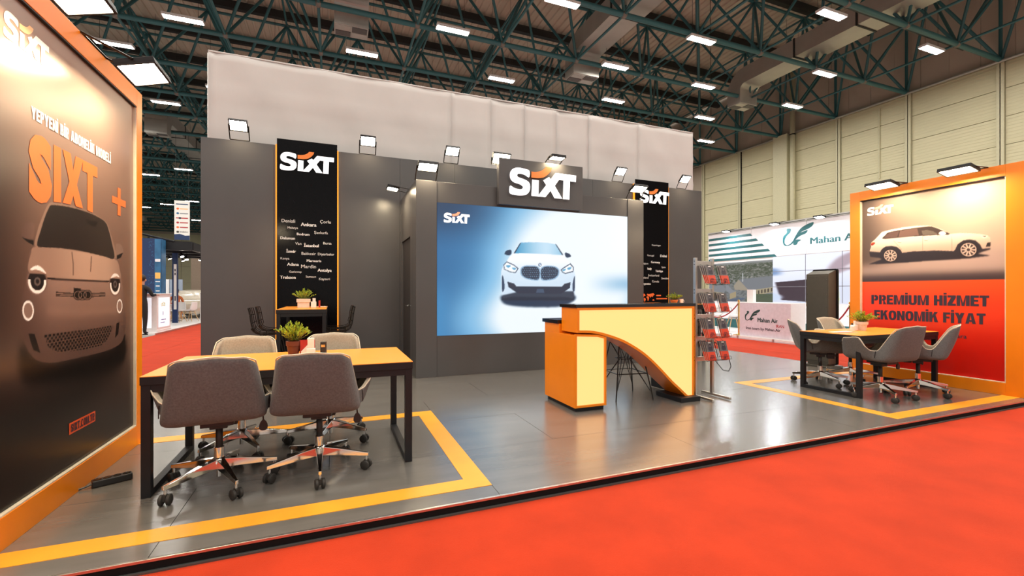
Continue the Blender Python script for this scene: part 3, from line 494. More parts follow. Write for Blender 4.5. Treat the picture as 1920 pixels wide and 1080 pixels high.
def pic_hand():
    C = Canvas(150, 90)
    C.fill(lambda s, v: lerp((214, 220, 238), (236, 240, 252), ss(.2, .8, v)))
    C.poly([(.36, .72), (.52, 1.0), (1.05, 1.02), (1.05, .80), (.8, .66), (.5, .66), (.4, .58)], (176, 156, 168), 1, True, bl=.012)
    for i in range(5): C.poly([(.44 + .1 * i, .70), (.62 + .1 * i, 1.0), (.66 + .1 * i, 1.0), (.47 + .1 * i, .68)], (236, 230, 238), .8, bl=.008)
    C.poly([(.02, .44), (.30, .50), (.30, .02), (.06, .06)], (58, 44, 56), 1, bl=.004)
    C.poly([(.30, .36), (.40, .34), (.41, -.05), (.35, -.05), (.29, .12)], (222, 232, 92), 1, True, bl=.004); C.poly([(.305, .30), (.33, .32), (.335, .02), (.30, .1)], (244, 246, 150), .7, bl=.01)
    C.poly([(-.05, .22), (.06, .16), (.05, .06), (-.05, .04)], (200, 214, 238), 1, True, bl=.01)
    C.poly([(-.05, .62), (.05, .60), (.04, .72), (-.05, .76)], (120, 150, 196), 1, True, bl=.02)
    return C.done()
# ---------------------------------------------------------------- the hall: floor, roof, walls
HX0, HX1, HY0, HY1, HZ = -45., 24., -16., 80., 14.1
fl = MB().add([(HX0, HY0, -.06), (HX1, HY0, -.06), (HX1, HY1, -.06), (HX0, HY1, -.06)], [(0, 1, 2, 3)]).build('floor', M_concrete); struct(fl)
for x0, x1, y0, y1 in ((-6.0, 24, -2.6, 2.62), (-5.06, -1.9, 2.62, 40), (7.85, 10.7, 2.62, 27)):
    struct(MB().box(x0, x1, y0, y1, -.0605, -.0595).build('floor_carpet', M_carpet))
# joints of the carpet lanes, laid edge to edge with a hair of pile standing up
q = MB()
for x in (9.0, -3.6): q.box(x, x + .012, -4, 60, -.061, -.0575)
q.build('carpet_joint', M_carpet, fl, kind='stuff')
m = MB(); xs = []; x = HX0
while x < HX1:      # trapezoid sheet, ribs running along the hall
    xs += [(x, 0), (x + .20, 0), (x + .235, -.055), (x + .30, -.055)]; x += .335
vs = [(a, HY0, HZ + b) for a, b in xs] + [(a, HY1, HZ + b) for a, b in xs]; n = len(xs)
m.add(vs, [(i, i + 1, n + i + 1, n + i) for i in range(n - 1)])
ceil = m.build('ceiling', M_deck); struct(ceil)

wr = MB().box(HX1 + .12, HX1 + .3, HY0, 27.4, -.06, HZ).build('wall_right', M_brownw); struct(wr)
pb = None; ys = [8.97 + 2.98 * k for k in range(-6, 6)]
for k, y in enumerate(ys[:-1]):          # bays of horizontal sandwich panels between the columns
    for j in range(9):
        z0 = .4 + j * 1.085
        if pb is None:
            pb = MB().box(-.06, .06, .12, 2.86, .012, 1.075)
            for r in range(8): pb.box(-.068, -.055, .12, 2.86, .07 + r * .127, .075 + r * .127 + .05)
            pb = pb.build('wall_panel', M_beige, wr); pm = pb.data; o = pb
        else: o = link('wall_panel', pm, wr)
        o.location = (HX1, y, z0)
cm = None
for y in ys:
    thick = abs(y - 17.91) < .1
    q = MB()
    if thick: q.box(HX1 - .42, HX1 + .1, y - .42, y + .42, -.06, 10.15)
    else: q.box(HX1 - .16, HX1 - .13, y - .11, y + .11, -.06, 10.1).box(HX1 - .16, HX1 + .08, y - .014, y + .014, -.06, 10.1).box(HX1 - .06, HX1 - .03, y - .11, y + .11, -.06, 10.1)
    q.build('column', M_beige2, wr)
MB().box(HX1 - .15, HX1 - .05, 20.75, 20.95, 0, 10.1).build('column', M_black, wr)
um = MB().box(-.03, .03, .01, .985, .02, 3.85).mesh('upper_panel'); um.materials.append(M_brownw)
for k in range(44):
    o = link('upper_panel', um, wr); o.location = (HX1 + .1 + .012 * (k % 2), HY0 + k * .985, 10.25)
t1 = MB().tube([(HX1 - .22, HY0, 10.12), (HX1 - .22, 26.2, 10.12)], .06, 8); struct(t1.build('trim_1', M_duct, smooth=True))
t2 = MB().box(HX1 - .1, HX1 + .05, HY0, 27, 10.13, 10.22); struct(t2.build('trim_2', M_purlin))
dp = thing('drain_pipe', 'beige drain pipe running up the hall wall beside the thick concrete column', 'pipe', (HX1 - .28, 17.25, 0))
q = MB(); q.cyl((0, 0, 0), (0, 0, 13.6), .13, n=14); q.build('pipe', M_beige2, dp, smooth=True)
for z in (5.2, 10.0): MB().cyl((0, 0, z), (0, 0, z + .05), .15, n=14).build('pipe_clamp', M_black, dp)
tp = MB().tube([(HX1 - .1, 13.1, 9.9), (HX1 - .1, 13.1, 6.6)], .035, 6).build('conduit', M_beige2, wr)
wb = MB().box(HX0, HX1, HY1, HY1 + .3, -.06, HZ).build('wall_back', M_brownw); struct(wb)
for k in range(16):
    for j in range(4): MB().box(HX0 + k * 3 + .03, HX0 + k * 3 + 2.97, HY1 - .08, HY1, .3 + j * 2.4, .3 + j * 2.4 + 2.36).build('wall_panel', M_beige, wb)
wlf = MB().box(HX0 - .3, HX0, HY0, HY1, -.06, HZ).build('wall_left', M_brownw); struct(wlf)
wb2 = MB().box(18.0, HX1 + .3, 27.4, 27.7, -.06, HZ).build('wall_side', M_brownw); struct(wb2)
fan = thing('wall_fan', 'round black fan high on the hall wall, right of the white fabric', 'fan', (20.6, 27.2, 12.2))
MB().tube([(.62 * math.cos(a), -.1, .75 * math.sin(a)) for a in np.linspace(0, 2 * PI, 25)[:-1]], .07, 6, closed=True).build('ring', M_black, fan)
for k in range(5):
    a = 2 * PI * k / 5; MB().add([(0, -.1, 0), (.5 * math.cos(a), -.14, .6 * math.sin(a)), (.5 * math.cos(a + .6), -.06, .6 * math.sin(a + .6))], [(0, 1, 2)]).build('fan_blade', M_black, fan)

# ---------------------------------------------------------------- space frame under the roof
GX, GY, G = 2.6076, 8.9568, 3.0407
ZB, ZT = 10.18, 13.35
XS = [GX + G * k for k in range(-13, 7)]; XS.append(24.0)
YS = [GY + G * k for k in range(-1, 24)]
Fw = Vector((math.sin(YAW), math.cos(YAW), 0)); Rt = Vector((math.cos(YAW), -math.sin(YAW), 0)); Cp = Vector((0, 0, 1.25))
def seen(p):
    d = Vector(p) - Cp; z = d.dot(Fw)
    if z < 1: return 0
    return z if abs(d.dot(Rt) / z) < 1.25 and -.1 < d.z / z < .75 else 0
bars = []
xs_top = [GX + G * (k + .5) for k in range(-13, 7)]; ys_top = [GY + G * (k + .5) for k in range(-1, 23)]
near = lambda x, y: (x > -24 - (y - 30) * .1) and (x < 20 or y < 30) and (y < 30 or x < 0)
for j, y in enumerate(YS):
    for i, x in enumerate(XS[:-1]):
        if near(x, y): bars.append(((x, y, ZB), (XS[i + 1], y, ZB), .088))
    if j + 1 < len(YS):
        for x in XS[:-1]:
            if near(x, y): bars.append(((x, y, ZB), (x, YS[j + 1], ZB), .045))
for j, y in enumerate(ys_top):
    for i, x in enumerate(xs_top):
        if not near(x, y): continue
        if i + 1 < len(xs_top): bars.append(((x, y, ZT), (xs_top[i + 1], y, ZT), .06))
        if j + 1 < len(ys_top): bars.append(((x, y, ZT), (x, ys_top[j + 1], ZT), .045))
        for dx in (-.5, .5):
            for dy in (-.5, .5):
                xx = min(x + dx * G, 24.0) if dx > 0 and i == len(xs_top) - 1 else x + dx * G
                bars.append(((x, y, ZT), (xx, y + dy * G, ZB), .052))
for y in YS:                                     # posts and braces along the side wall
    if y < 28: bars.append(((23.85, y, ZB), (23.85, y, 13.7), .06)); bars.append(((24 - G, y, ZB), (23.85, y + .0, ZT), .05)); bars.append(((23.85, y, ZB), (xs_top[-1], y + G / 2, ZT), .06))
tr = thing('roof_space_frame', 'teal painted steel space frame spanning the hall under the roof sheets', 'roof truss')
unit = MB().cyl((0, 0, 0), (0, 0, 1), 1, n=8, caps=False).mesh('frame_bar'); unit.materials.append(M_steel)
unit.polygons.foreach_set('use_smooth', [True] * len(unit.polygons))
sc = []
for b in bars:
    mid = (Vector(b[0]) + Vector(b[1])) / 2; z = seen(mid); hid = z and (-.42 < (mid - Cp).dot(Rt) / z < -.05 and 0)
    sc.append((b[2] / z if z else 0))
order = sorted(range(len(bars)), key=lambda i: -sc[i])
rest = MB()
for r, i in enumerate(order):
    a, b, rad = bars[i]; a = Vector(a); b = Vector(b)
    if r < 295 and sc[i] > 0:
        o = link('frame_bar', unit, tr); d = b - a
        o.matrix_world = Matrix.Translation(a) @ d.to_track_quat('Z', 'Y').to_matrix().to_4x4() @ Matrix.Diagonal((rad, rad, d.length, 1))
    else: rest.cyl(a, b, rad, n=5, caps=False)
rest.build('far_frame_bars', M_steel, tr, kind='stuff')
nd = MB()
for y in YS:
    for x in XS:
        if near(x, y): nd.sphere((x, y, ZB), .12, 8, 5)
for y in ys_top:
    for x in xs_top:
        if near(x, y): nd.sphere((x, y, ZT), .10, 6, 4)
nd.build('node_balls', M_node, tr, smooth=True, kind='stuff')
pu = MB().box(-36, 24, -.11, .11, 13.62, 13.95).mesh('purlin'); pu.materials.append(M_purlin)
for y in ys_top[:10] + ys_top[10::2]:
    o = link('purlin', pu, tr); o.location = (0, y, 0)
cb = MB()                                        # dark cable trays lying along the lower chords
for y in YS[1:9]: cb.box(-30, 22, y + .22, y + .34, ZB + .16, ZB + .20)
cb.build('cable_tray', M_purlin, tr)

# ---------------------------------------------------------------- ventilation ducts
def duct(x, y0, y1, label, z=11.0, w=1.0, up=1):
    d = thing('air_duct', label, 'duct', (x, y0, z)); L = y1 - y0; s = 1 if up else -1
    k = 0; yy = .95
    while yy < L:
        e = min(yy + 2.3, L); MB().box(-w / 2, w / 2, s * yy if s > 0 else -e, s * e if s > 0 else -yy, -.35, .35).build('duct_section', M_duct, d)
        if e < L: MB().box(-w / 2 - .03, w / 2 + .03, s * e - .03, s * e + .03, -.38, .38).build('flange', M_purlin, d)
        yy = e
    q = MB(); R0, R1 = .25, .95; prof = []
    for i in range(8):
        a = PI / 2 * i / 7; prof.append(a)
    for i in range(7):
        a, b = prof[i], prof[i + 1]
        vs = []
        for an in (a, b):
            for r in (R0, R1 + .02 * (i % 2)):
                for sx in (-1, 1): vs.append((sx * w / 2, s * (.95 - r * math.sin(an)), -.6 + r * math.cos(an)))
        q.add(vs, [(0, 1, 5, 4), (2, 6, 7, 3), (0, 4, 6, 2), (1, 3, 7, 5)])
    q.build('elbow', M_duct, d)
    MB().box(-w / 2, w / 2, min(0, s * .7), max(0, s * .7), -1.15, -.6).build('outlet_box', M_duct, d)
    for i in range(2):
        for j in range(2):
            a = -w / 2 + .04 + i * (w / 2 - .02); MB().box(a, a + w / 2 - .06, s * (.05 + .32 * j), s * (.05 + .32 * j + .28), -1.17, -1.14).build('grille', M_grille if (i + j) % 2 else M_duct, d)
    return d
duct(16.9, 14.9, -6, 'long galvanised air duct nearest the hall side wall, outlet bent downwards', up=0) if False else None
def duct_near(x, y, label, z=11.0, w=1.05, L=22.): d = duct(x, 0, L, label, z, w); d.location = (x, y, z); d.rotation_euler = (0, 0, PI); return d
duct_near(17.6, 15.6, 'galvanised air duct nearest the beige hall wall, its outlet bent down')
duct_near(9.3, 16.0, 'galvanised air duct over the screen tower, its outlet bent down', w=1.15)
duct_near(.55, 16.0, 'galvanised air duct over the white fabric, seen end on')
d = duct(-8.9, 0, 9, 'galvanised air duct far down the hall in the gap beside the tall left poster'); d.location = (-8.9, 29.5, 11.0)
d = duct(-22., 0, 6, 'small far air duct near the end wall of the hall'); d.location = (-21.5, 66., 11.0)

# ---------------------------------------------------------------- hall tube lights on a staggered grid
ORD = ['first', 'second', 'third', 'fourth', 'fifth', 'sixth', 'seventh', 'eighth', 'ninth', 'tenth', 'eleventh', 'twelfth', 'thirteenth', 'fourteenth', 'fifteenth', 'sixteenth', 'seventeenth', 'eighteenth', 'nineteenth', 'twentieth', 'twenty-first', 'twenty-second', 'twenty-third', 'twenty-fourth', 'twenty-fifth', 'twenty-sixth', 'twenty-seventh', 'twenty-eighth', 'twenty-ninth', 'thirtieth']
proto = None
for j in range(-6, 22):
    y = 9.33 + 2.63 * j; off = (j % 2) * 2.73; cnt = 0
    for k in range(10):
        x = 20.06 - off - 5.45 * k + (1.0 if (j, k) == (2, 2) else .97 if j % 2 and k in (0, 3) and y < 16 else 0)
        if (x < -34) or (y > 32 and x > 0) or (y < 7 and x < -14) or (y > 36 and x > -6) or (y > 30 and (k + j // 2) % 2): continue
        lab = 'white tube light under hall roof, %s from the side wall, %s row back' % (ORD[cnt], ORD[j + 6]); cnt += 1
        if proto is None:
            proto = thing('hall_light', lab, 'ceiling light', (x, y, 10.0), 0, 'tube lights under the hall roof')
            MB().box(-.56, .56, -.14, .14, 0, .08).build('housing', M_white, proto)
            MB().add([(-.53, -.115, -.004), (.53, -.115, -.004), (.53, .115, -.004), (-.53, .115, -.004)], [(0, 3, 2, 1)]).build('diffuser', M_tube, proto, fix=False)
            MB().cyl((-.4, 0, .08), (-.4, 0, 4.02), .006, n=4).build('hanger', M_purlin, proto); MB().cyl((.4, 0, .08), (.4, 0, 4.02), .006, n=4).build('hanger', M_purlin, proto)
        else: dup(proto, (x, y, 10.0), 0, lab)
# ---------------------------------------------------------------- the stand: platform
PX0, PX1, PY0, PY1 = -1.95, 7.90, 2.57, 7.975
pf = thing('stand_platform', 'low grey raised floor of the orange and grey stand, edged in black', 'platform', (PX0, PY0, -.06))
lo = lambda x, y, z=0: (x - PX0, y - PY0, z + .06)
def pbox(x0, x1, y0, y1, z0, z1, name, m, bev=0., par=None):
    return MB().box(x0 - PX0, x1 - PX0, y0 - PY0, y1 - PY0, z0 + .06, z1 + .06).build(name, m, par or pf, bev=bev)
pbox(PX0 + .02, PX1 - .02, PY0 + .02, PY1, -.06, -.02, 'subframe', M_platedge)
rows = [2.57, 3.40, 4.267, 5.134, 6.0, 6.867, 7.734, 7.975]
for r in range(7):
    xs = [PX0] + [x for x in [(.955 if r % 2 == 0 else 1.737) + 1.765 * k for k in range(-3, 6)] if PX0 + .1 < x < PX1 - .1] + [PX1]
    for i in range(len(xs) - 1):
        pbox(xs[i] + .0016, xs[i + 1] - .0016, rows[r] + .0016 + (.012 if r == 0 else 0), rows[r + 1] - .0016, -.02, -.0004 * ((i + r) % 2), 'floor_panel', M_plat)
pbox(PX0, PX1, PY0 - .004, PY0 + .012, -.012, .002, 'edge_profile', M_alu, .001)
pbox(PX0, PX1, PY0, PY0 + .02, -.052, -.012, 'edge_strip', M_platedge)
pbox(PX0, PX1, PY0 - .016, PY0 + .004, -.06, -.05, 'edge_foot', mat('dull_edge_foot', (.09, .09, .085), .5, .4))
pbox(PX1 - .012, PX1 + .004, PY0, PY1, -.012, .002, 'edge_profile', M_alu)
pbox(PX0 - .004, PX0 + .012, 4.65, PY1, -.012, .002, 'edge_profile', M_alu)
def tape(x0, x1, y0, y1): pbox(x0, x1, y0, y1, -.001, .0022, 'yellow_stripe', M_tape)
tape(-1.485, .955, 2.735, 2.885); tape(.805, .955, 2.885, 4.54); tape(-1.485, .955, 4.54, 4.69)
tape(5.16, 7.545, 2.67, 2.82); tape(5.16, 5.31, 2.82, 4.45); tape(5.16, 7.545, 4.45, 4.60)

# rear partition of the stand
wl = thing('rear_partition', 'tall anthracite panel wall at the back of the stand', 'partition wall', (-1.86, 8.0, 0))
for k in range(10): MB().box(.982 * k + .0015, .982 * (k + 1) - .0015, 0, .08, -.06, 3.6).build('wall_panel', M_wall, wl, bev=.001)
def logo(fr, x0, z0, w, parent, depth=0., c=.002, mw=None, mo=None):
    t = TR['L']; S = crom(t['S'], 5); X = t['X']; O = crom(t['O'][:1] + t['O'][1:5], 5, False) + crom(t['O'][5:], 5, False)
    al = S + X + O; a0 = min(p[0] for p in al); a1 = max(p[0] for p in al); b0 = min(p[1] for p in al); k = w / (a1 - a0)
    for nm, P_, m in (('letter', S, mw or M_letw), ('letter', X, mw or M_letw), ('orange_smile', O, mo or M_leto)):
        P_ = [(x0 + (a - a0) * k, z0 + (b - b0) * k) for a, b in P_]
        if depth: MB().prism(P_, lambda a, b, c_: fr(a, b, c + c_), depth, 0, 1).build(nm, [m, M_wall], parent)
        else: MB().flat(P_, fr, c).build(nm, m, parent, fix=False)
def light_board(x0, x1, label, words, lx, left=True):
    b = thing('city_board', label, 'sign board', ((x0 + x1) / 2, 7.942, 0)); w = x1 - x0; cx = (x0 + x1) / 2
    MB().box(-w / 2, w / 2, 0, .015, 0, 3.69).build('board', M_gblack, b)
    for s in (-1, 1): MB().box(s * (w / 2 + .008) - .012, s * (w / 2 + .008) + .012, .0155, .054, .0, 3.6).build('edge_light', M_glow, b)
    MB().box(-w / 2 + .1, w / 2 - .1, .015, .055, .1, 3.5).build('spacer', M_black, b)
    fr = lambda a, z, c=0: (a, -c, z)
    logo(fr, lx - cx, 3.19, .795, b, depth=.02, c=.001)
    for s, x, z, h, bold in words: 
        v, f, asp = text_shape(s, 0.); wd = h * asp
        text(s, fr, x - cx - wd / 2, z - h / 2, wd, h, M_pw, b, .05 if bold else 0.)
    return b
cit = [('Denizli', -.666, 2.39, .05, 0), ('Ankara', -.371, 2.346, .055, 1), ('Çorlu', -.12, 2.40, .062, 0), ('Malatya', -.602, 2.278, .046, 0), ('Bodrum', -.452, 2.187, .04, 1), ('Şanlıurfa', -.187, 2.22, .055, 0), ('Dalaman', -.676, 2.115, .042, 1), ('Van', -.522, 2.034, .042, 0), ('İstanbul', -.331, 2.016, .064, 1), ('Bursa', -.091, 2.055, .04, 0), ('İzmir', -.627, 1.914, .058, 1), ('Balıkesir', -.37, 1.877, .044, 0), ('Diyarbakır', -.11, 1.868, .054, 0), ('Konya', -.716, 1.784, .046, 0), ('Marmaris', -.292, 1.762, .04, 1), ('Adana', -.6, 1.698, .046, 1), ('Mardin', -.372, 1.668, .056, 0), ('Antalya', -.132, 1.603, .064, 1), ('Gaziantep', -.565, 1.575, .042, 0), ('Trabzon', -.673, 1.489, .046, 1), ('Samsun', -.339, 1.503, .036, 0), ('Kayseri', -.135, 1.462, .052, 0)]
light_board(-.83, .06, 'glossy black board with lit logo and Turkish city names behind the bar table', cit, -.785)
wo = [('Copenhagen', 6.60, 2.28, .045, 0), ('Portugal', 6.45, 2.05, .05, 0), ('Dubai', 6.80, 2.055, .055, 1), ('Germany', 6.58, 1.905, .06, 1), ('Belgium', 6.30, 1.87, .05, 0), ('Spain', 6.80, 1.80, .05, 0), ('Italy', 6.42, 1.76, .062, 1), ('Türkiye', 6.68, 1.71, .06, 1), ('Switzerland', 6.53, 1.62, .045, 0), ('Sweden', 6.84, 1.56, .045, 0), ('Ireland', 6.30, 1.57, .045, 0), ('Canada', 6.58, 1.49, .045, 0), ('Argentina', 6.33, 1.43, .055, 1)]
b2 = light_board(6.045, 6.94, 'glossy black board with lit logo and country names right of the screen tower', wo, 6.145)
fr = lambda a, z, c=0: (a - 6.4925, -c, z)
WM = [[(0, .62), (.1, .75), (.3, .8), (.38, .62), (.28, .55), (.24, .42), (.16, .5), (.06, .55)], [(.26, .4), (.36, .36), (.40, .2), (.32, -.02), (.27, .12)], [(.46, .66), (.5, .8), (.6, .76), (.9, .84), (1.0, .7), (.9, .6), (.84, .44), (.76, .52), (.7, .38), (.64, .52), (.56, .56)], [(.46, .54), (.58, .52), (.62, .36), (.56, .08), (.52, .1), (.5, .34), (.44, .4)], [(.84, .2), (.94, .24), (.98, .1), (.86, .08)]]
for p in WM: MB().flat([(6.16 + a * .40, 1.045 + b * .22) for a, b in p], fr, .002).build('map_shape', M_po, b2, fix=False)
for k, (w, z) in enumerate(((.13, 1.165), (.30, 1.095))): MB().flat([(6.60, z), (6.60 + w, z), (6.60 + w, z + .028), (6.60, z + .028)], fr, .002).build('map_caption', M_po, b2, fix=False)

# white fabric of the neighbouring stand, rising behind the partition
fb = thing('fabric_backwall', 'tall white stretched fabric wall rising behind the anthracite partition', 'fabric wall', (-1.9, 8.62, 0))
edges = [-1.90, 2.15, 2.98, 3.72, 4.47, 5.28, 6.62, 8.28]; rng = np.random.RandomState(5)
for i in range(len(edges) - 1):
    a, b = edges[i], edges[i + 1]; nx, nz = max(6, int((b - a) * 9)), 40; q = MB(); vs = []
    ph = rng.rand(6) * 6
    for j in range(nz + 1):
        for k in range(nx + 1):
            u, v = k / nx, j / nz; x = a + (b - a) * u; z = 5.2 * v
            sag = .045 * math.sin(PI * u) * math.sin(PI * min(1, v * 1.1)) + .012 * math.sin(x * 5.1 + z * 2 + ph[0]) * math.sin(z * 3.1 + ph[1]) + .010 * math.sin(9 * (x - a) - 7 * (5.2 - z) + ph[2]) * math.exp(-((x - a) + (5.2 - z)) * 1.2)
            if k in (0, nx): sag = -.006
            if abs(v - .865) < .013 or abs(v - .75) < .013: sag -= .016
            vs.append((x + 1.9, sag, z + (.015 * math.sin(x * 1.3) if j == nz else 0)))
    q.add(vs, [(j * (nx + 1) + k, j * (nx + 1) + k + 1, (j + 1) * (nx + 1) + k + 1, (j + 1) * (nx + 1) + k) for j in range(nz) for k in range(nx)])
    o = q.build('fabric_panel', M_fabricw, fb, smooth=True); sd = o.modifiers.new('solid', 'SOLIDIFY'); sd.thickness = .004
for x in edges: MB().box(x + 1.9 - .018, x + 1.9 + .018, .03, .07, 0, 5.18).build('frame_post', M_alu, fb)
MB().tube([(0, .0, 5.2), (10.18, .0, 5.2)], .016, 6).build('top_hem', M_fabricw, fb)

# ---------------------------------------------------------------- screen tower
tw = thing('screen_tower', 'anthracite tower that holds the big screen, with a door in its left side', 'screen tower', (1.11, 6.515, 0))
def tbox(x0, x1, y0, y1, z0, z1, name, m=M_wall, bev=.002, par=None): return MB().box(x0 - 1.11, x1 - 1.11, y0 - 6.515, y1 - 6.515, z0, z1).build(name, m, par or tw, bev=bev)
tbox(1.11, 1.415, 6.515, 6.83, 0, 2.885, 'pillar'); tbox(4.80, 5.135, 6.515, 6.83, 0, 2.885, 'pillar')
tbox(1.417, 4.798, 6.53, 6.8, 2.578, 2.885, 'header_beam'); tbox(1.417, 4.798, 6.53, 6.8, 0, .606, 'plinth_panel')
tbox(1.417, 4.798, 6.62, 6.8, .606, 2.578, 'back_panel', M_black)
tbox(1.11, 1.15, 6.831, 7.03, 0, 2.885, 'side_panel'); tbox(1.11, 1.15, 7.95, 7.998, 0, 2.885, 'side_panel'); tbox(1.11, 1.15, 7.03, 7.95, 2.12, 2.885, 'side_panel')
tbox(5.095, 5.135, 6.831, 7.998, 0, 2.885, 'side_panel')
dr = tbox(1.135, 1.15, 7.035, 7.945, .005, 2.115, 'door', mat('door_dark', (.035, .03, .03), .4))
MB().cyl((1.15 - 1.11 - .015, .60, 1.04), (1.15 - 1.11 - .07, .60, 1.04), .011).cyl((-.03, .6, 1.04), (-.03, .72, 1.04), .009).build('door_handle', M_chrome, dr)
scn = thing('led_screen', 'large LED screen showing a white car head on over blue and white', 'screen', (1.42, 6.53, .607))
MB().box(0, 3.376, .0, .085, .0, 1.97).build('cabinet', M_black, scn)
M_scr = mat('screen_image', (1, 1, 1), .35, attr='print', es=1.0)
frs = lambda a, b, c=0: (a, -.006 - c, b)
picture('screen_picture', pic_screen(), frs, 3.376, 1.97, M_scr, scn)
logo(frs, .100, 1.68, .40, scn, c=.004, mw=mat('screen_white', (.8, .8, .8), .4, emit=(1, 1, 1), es=.95), mo=mat('screen_orange', (.8, .3, .2), .4, emit=(.86, .22, .10), es=.95))
sg = thing('logo_sign', 'dark sign box with big lit white logo over the screen', 'sign', (2.355, 6.42, 2.605))
MB().box(0, 1.475, 0, .10, 0, .715).build('sign_box', M_wall, sg, bev=.002)
logo(lambda a, z, c=0: (a, -c, z), .152, .145, 1.175, sg, depth=.03, c=.012)

# ---------------------------------------------------------------- floodlights
def flood(x, y, z, rz, reach, rise, tilt, label, w=.22, d=.155, lens=None):
    f = thing('floodlight', label, 'floodlight', (x, y, z), rz, 'warm floodlights of the stand')
    R = Matrix.Rotation(math.radians(tilt), 3, 'X'); o = Vector((0, -reach, rise))
    def P(p): return R @ Vector(p) + o
    MB().box(-w / 2 - .015, w / 2 + .015, -d / 2 - .015, d / 2 + .015, .002, .035, R=R, o=o).build('housing', M_black, f, bev=.004)
    q = MB()
    for k in range(5): q.box(-w / 2 + .02 + k * (w - .04) / 4 - .004, -w / 2 + .02 + k * (w - .04) / 4 + .004, -d / 2 + .02, d / 2 - .02, .035, .043, R=R, o=o)
    q.build('cooling_fins', M_black, f)
    MB().add([P((-w / 2, -d / 2, 0)), (P((w / 2, -d / 2, 0))), P((w / 2, d / 2, 0)), P((-w / 2, d / 2, 0))], [(0, 3, 2, 1)]).build('lens', lens or M_flood, f, fix=False)
    q = MB()
    for a, b, c, e in ((-w / 2 - .015, w / 2 + .015, -d / 2 - .015, -d / 2), (-w / 2 - .015, w / 2 + .015, d / 2, d / 2 + .015), (-w / 2 - .015, -w / 2, -d / 2, d / 2), (w / 2, w / 2 + .015, -d / 2, d / 2)): q.box(a, b, c, e, -.008, .004, R=R, o=o)
    q.build('bezel', M_black, f)
    q = MB()
    for s in (-1, 1): q.tube([(s * (w / 2 + .022), 0, .01), tuple(P((s * (w / 2 + .022), 0, .02)))], .008, 5)
    q.tube([(-w / 2 - .022, 0, .01), (w / 2 + .022, 0, .01)], .008, 5)
    q.build('bracket', M_wire, f); return f
for k, (x, n) in enumerate(((-1.345, 'leftmost of the row on the rear partition'), (.542, 'on the rear partition just right of the city names board'), (1.994, 'on the rear partition above the left end of the tower'), (5.616, 'on the rear partition right of the logo sign'), (7.349, 'rightmost of the row on the rear partition'))):
    flood(x, 8.0, 3.60, 0, .13, .19, -44, 'glaring warm floodlight, ' + n)
flood(1.265, 6.6, 2.885, 0, .17, .17, -26, 'warm floodlight standing on the left pillar of the screen tower', w=.26)
flood(4.965, 6.6, 2.885, 0, .17, .17, -26, 'warm floodlight standing on the right pillar of the screen tower', w=.26)
flood(1.12, 7.35, 2.885, -PI / 2, .24, .02, -8, 'warm floodlight reaching out over the door in the tower side')
flood(2.42, 6.52, 3.22, 0, .03, .10, -50, 'warm floodlight half hidden behind the left corner of the logo sign', w=.26)
flood(3.30, 6.50, 3.32, 0, .18, .06, -5, 'warm floodlight on the top edge of the logo sign', w=.22, d=.13)
flood(-1.485, 2.93, 2.89, PI / 2, .27, -.13, -16, 'nearer of the two warm floodlights on the tall left poster frame', w=.30, d=.20)
flood(-1.485, 3.81, 2.89, PI / 2, .27, -.13, -16, 'farther of the two warm floodlights on the tall left poster frame', w=.30, d=.20)
flood(7.546, 3.96, 2.79, -PI / 2, .26, -.02, -11, 'farther of the two warm floodlights on the right poster frame', w=.30, d=.20)
flood(7.546, 3.12, 2.79, -PI / 2, .26, -.02, -11, 'nearer of the two warm floodlights on the right poster frame', w=.30, d=.20)

# ---------------------------------------------------------------- poster frames
M_print = mat('printed_poster', (1, 1, 1), .28, attr='print', spec=.45)
def frame(name, label, x, y0, y1, h, iy0, iy1, iz0, iz1, sgn, depth):
    f = thing(name, label, 'poster stand', (x, (y0 + y1) / 2, 0)); cy = (y0 + y1) / 2
    def b(ya, yb, za, zb, nm, xa=0, xb=depth, m=M_orange): 
        xx = sorted((-sgn * xa, -sgn * xb)); return MB().box(xx[0], xx[1], ya - cy, yb - cy, za, zb).build(nm, m, f, bev=.002)
    b(y0, iy0, 0, h, 'frame_post'); b(iy1, y1, 0, h, 'frame_post'); b(iy0, iy1, iz1, h, 'frame_top'); b(iy0, iy1, 0, iz0, 'frame_base')
    b(iy0, iy1, iz0, iz1, 'back_board', .05 if sgn < 0 else .026, depth - .05, M_black)
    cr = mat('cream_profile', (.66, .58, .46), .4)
    b(iy0 + .001, iy1 - .001, iz0, iz0 + .010, 'inner_profile', .003, .045, cr); b(iy0, iy0 + .010, iz0 + .010, iz1 - .01, 'inner_profile', .003, .05, cr); b(iy1 - .010, iy1, iz0 + .010, iz1 - .01, 'inner_profile', .003, .05, cr); b(iy0, iy1, iz1 - .010, iz1, 'inner_profile', .003, .05, M_black)  # black top strip paints the shadow line under the frame top
    return f
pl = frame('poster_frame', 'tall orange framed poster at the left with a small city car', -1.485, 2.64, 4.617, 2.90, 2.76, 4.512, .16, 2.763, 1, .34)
cyl_ = (2.64 + 4.617) / 2
frl = lambda a, b, c=0: (-.022 + c, (2.76 + a) * .985 - cyl_, 1.25 + (b - 1.09) * .985)
picture('poster_print', pic_city_car(), frl, 1.752 * 1.042, 2.603 * 1.012, M_print, pl)
logo(frl, .25, 2.375, .385, pl, c=.002, mw=M_pw, mo=M_pp)
blocks('YEPYENİ BİR ABONELİK MODELİ', frl, .471, 2.04, .934, .068, M_pw, pl)
roof = crom(TR['F']['cabin'], 5)
def roofz(a):
    z = -1
    for p, q in zip(roof, roof[1:] + roof[:1]):
        if min(p[0], q[0]) <= a <= max(p[0], q[0]) and p[0] != q[0]: z = max(z, p[1] + (q[1] - p[1]) * (a - p[0]) / (q[0] - p[0]))
    return z
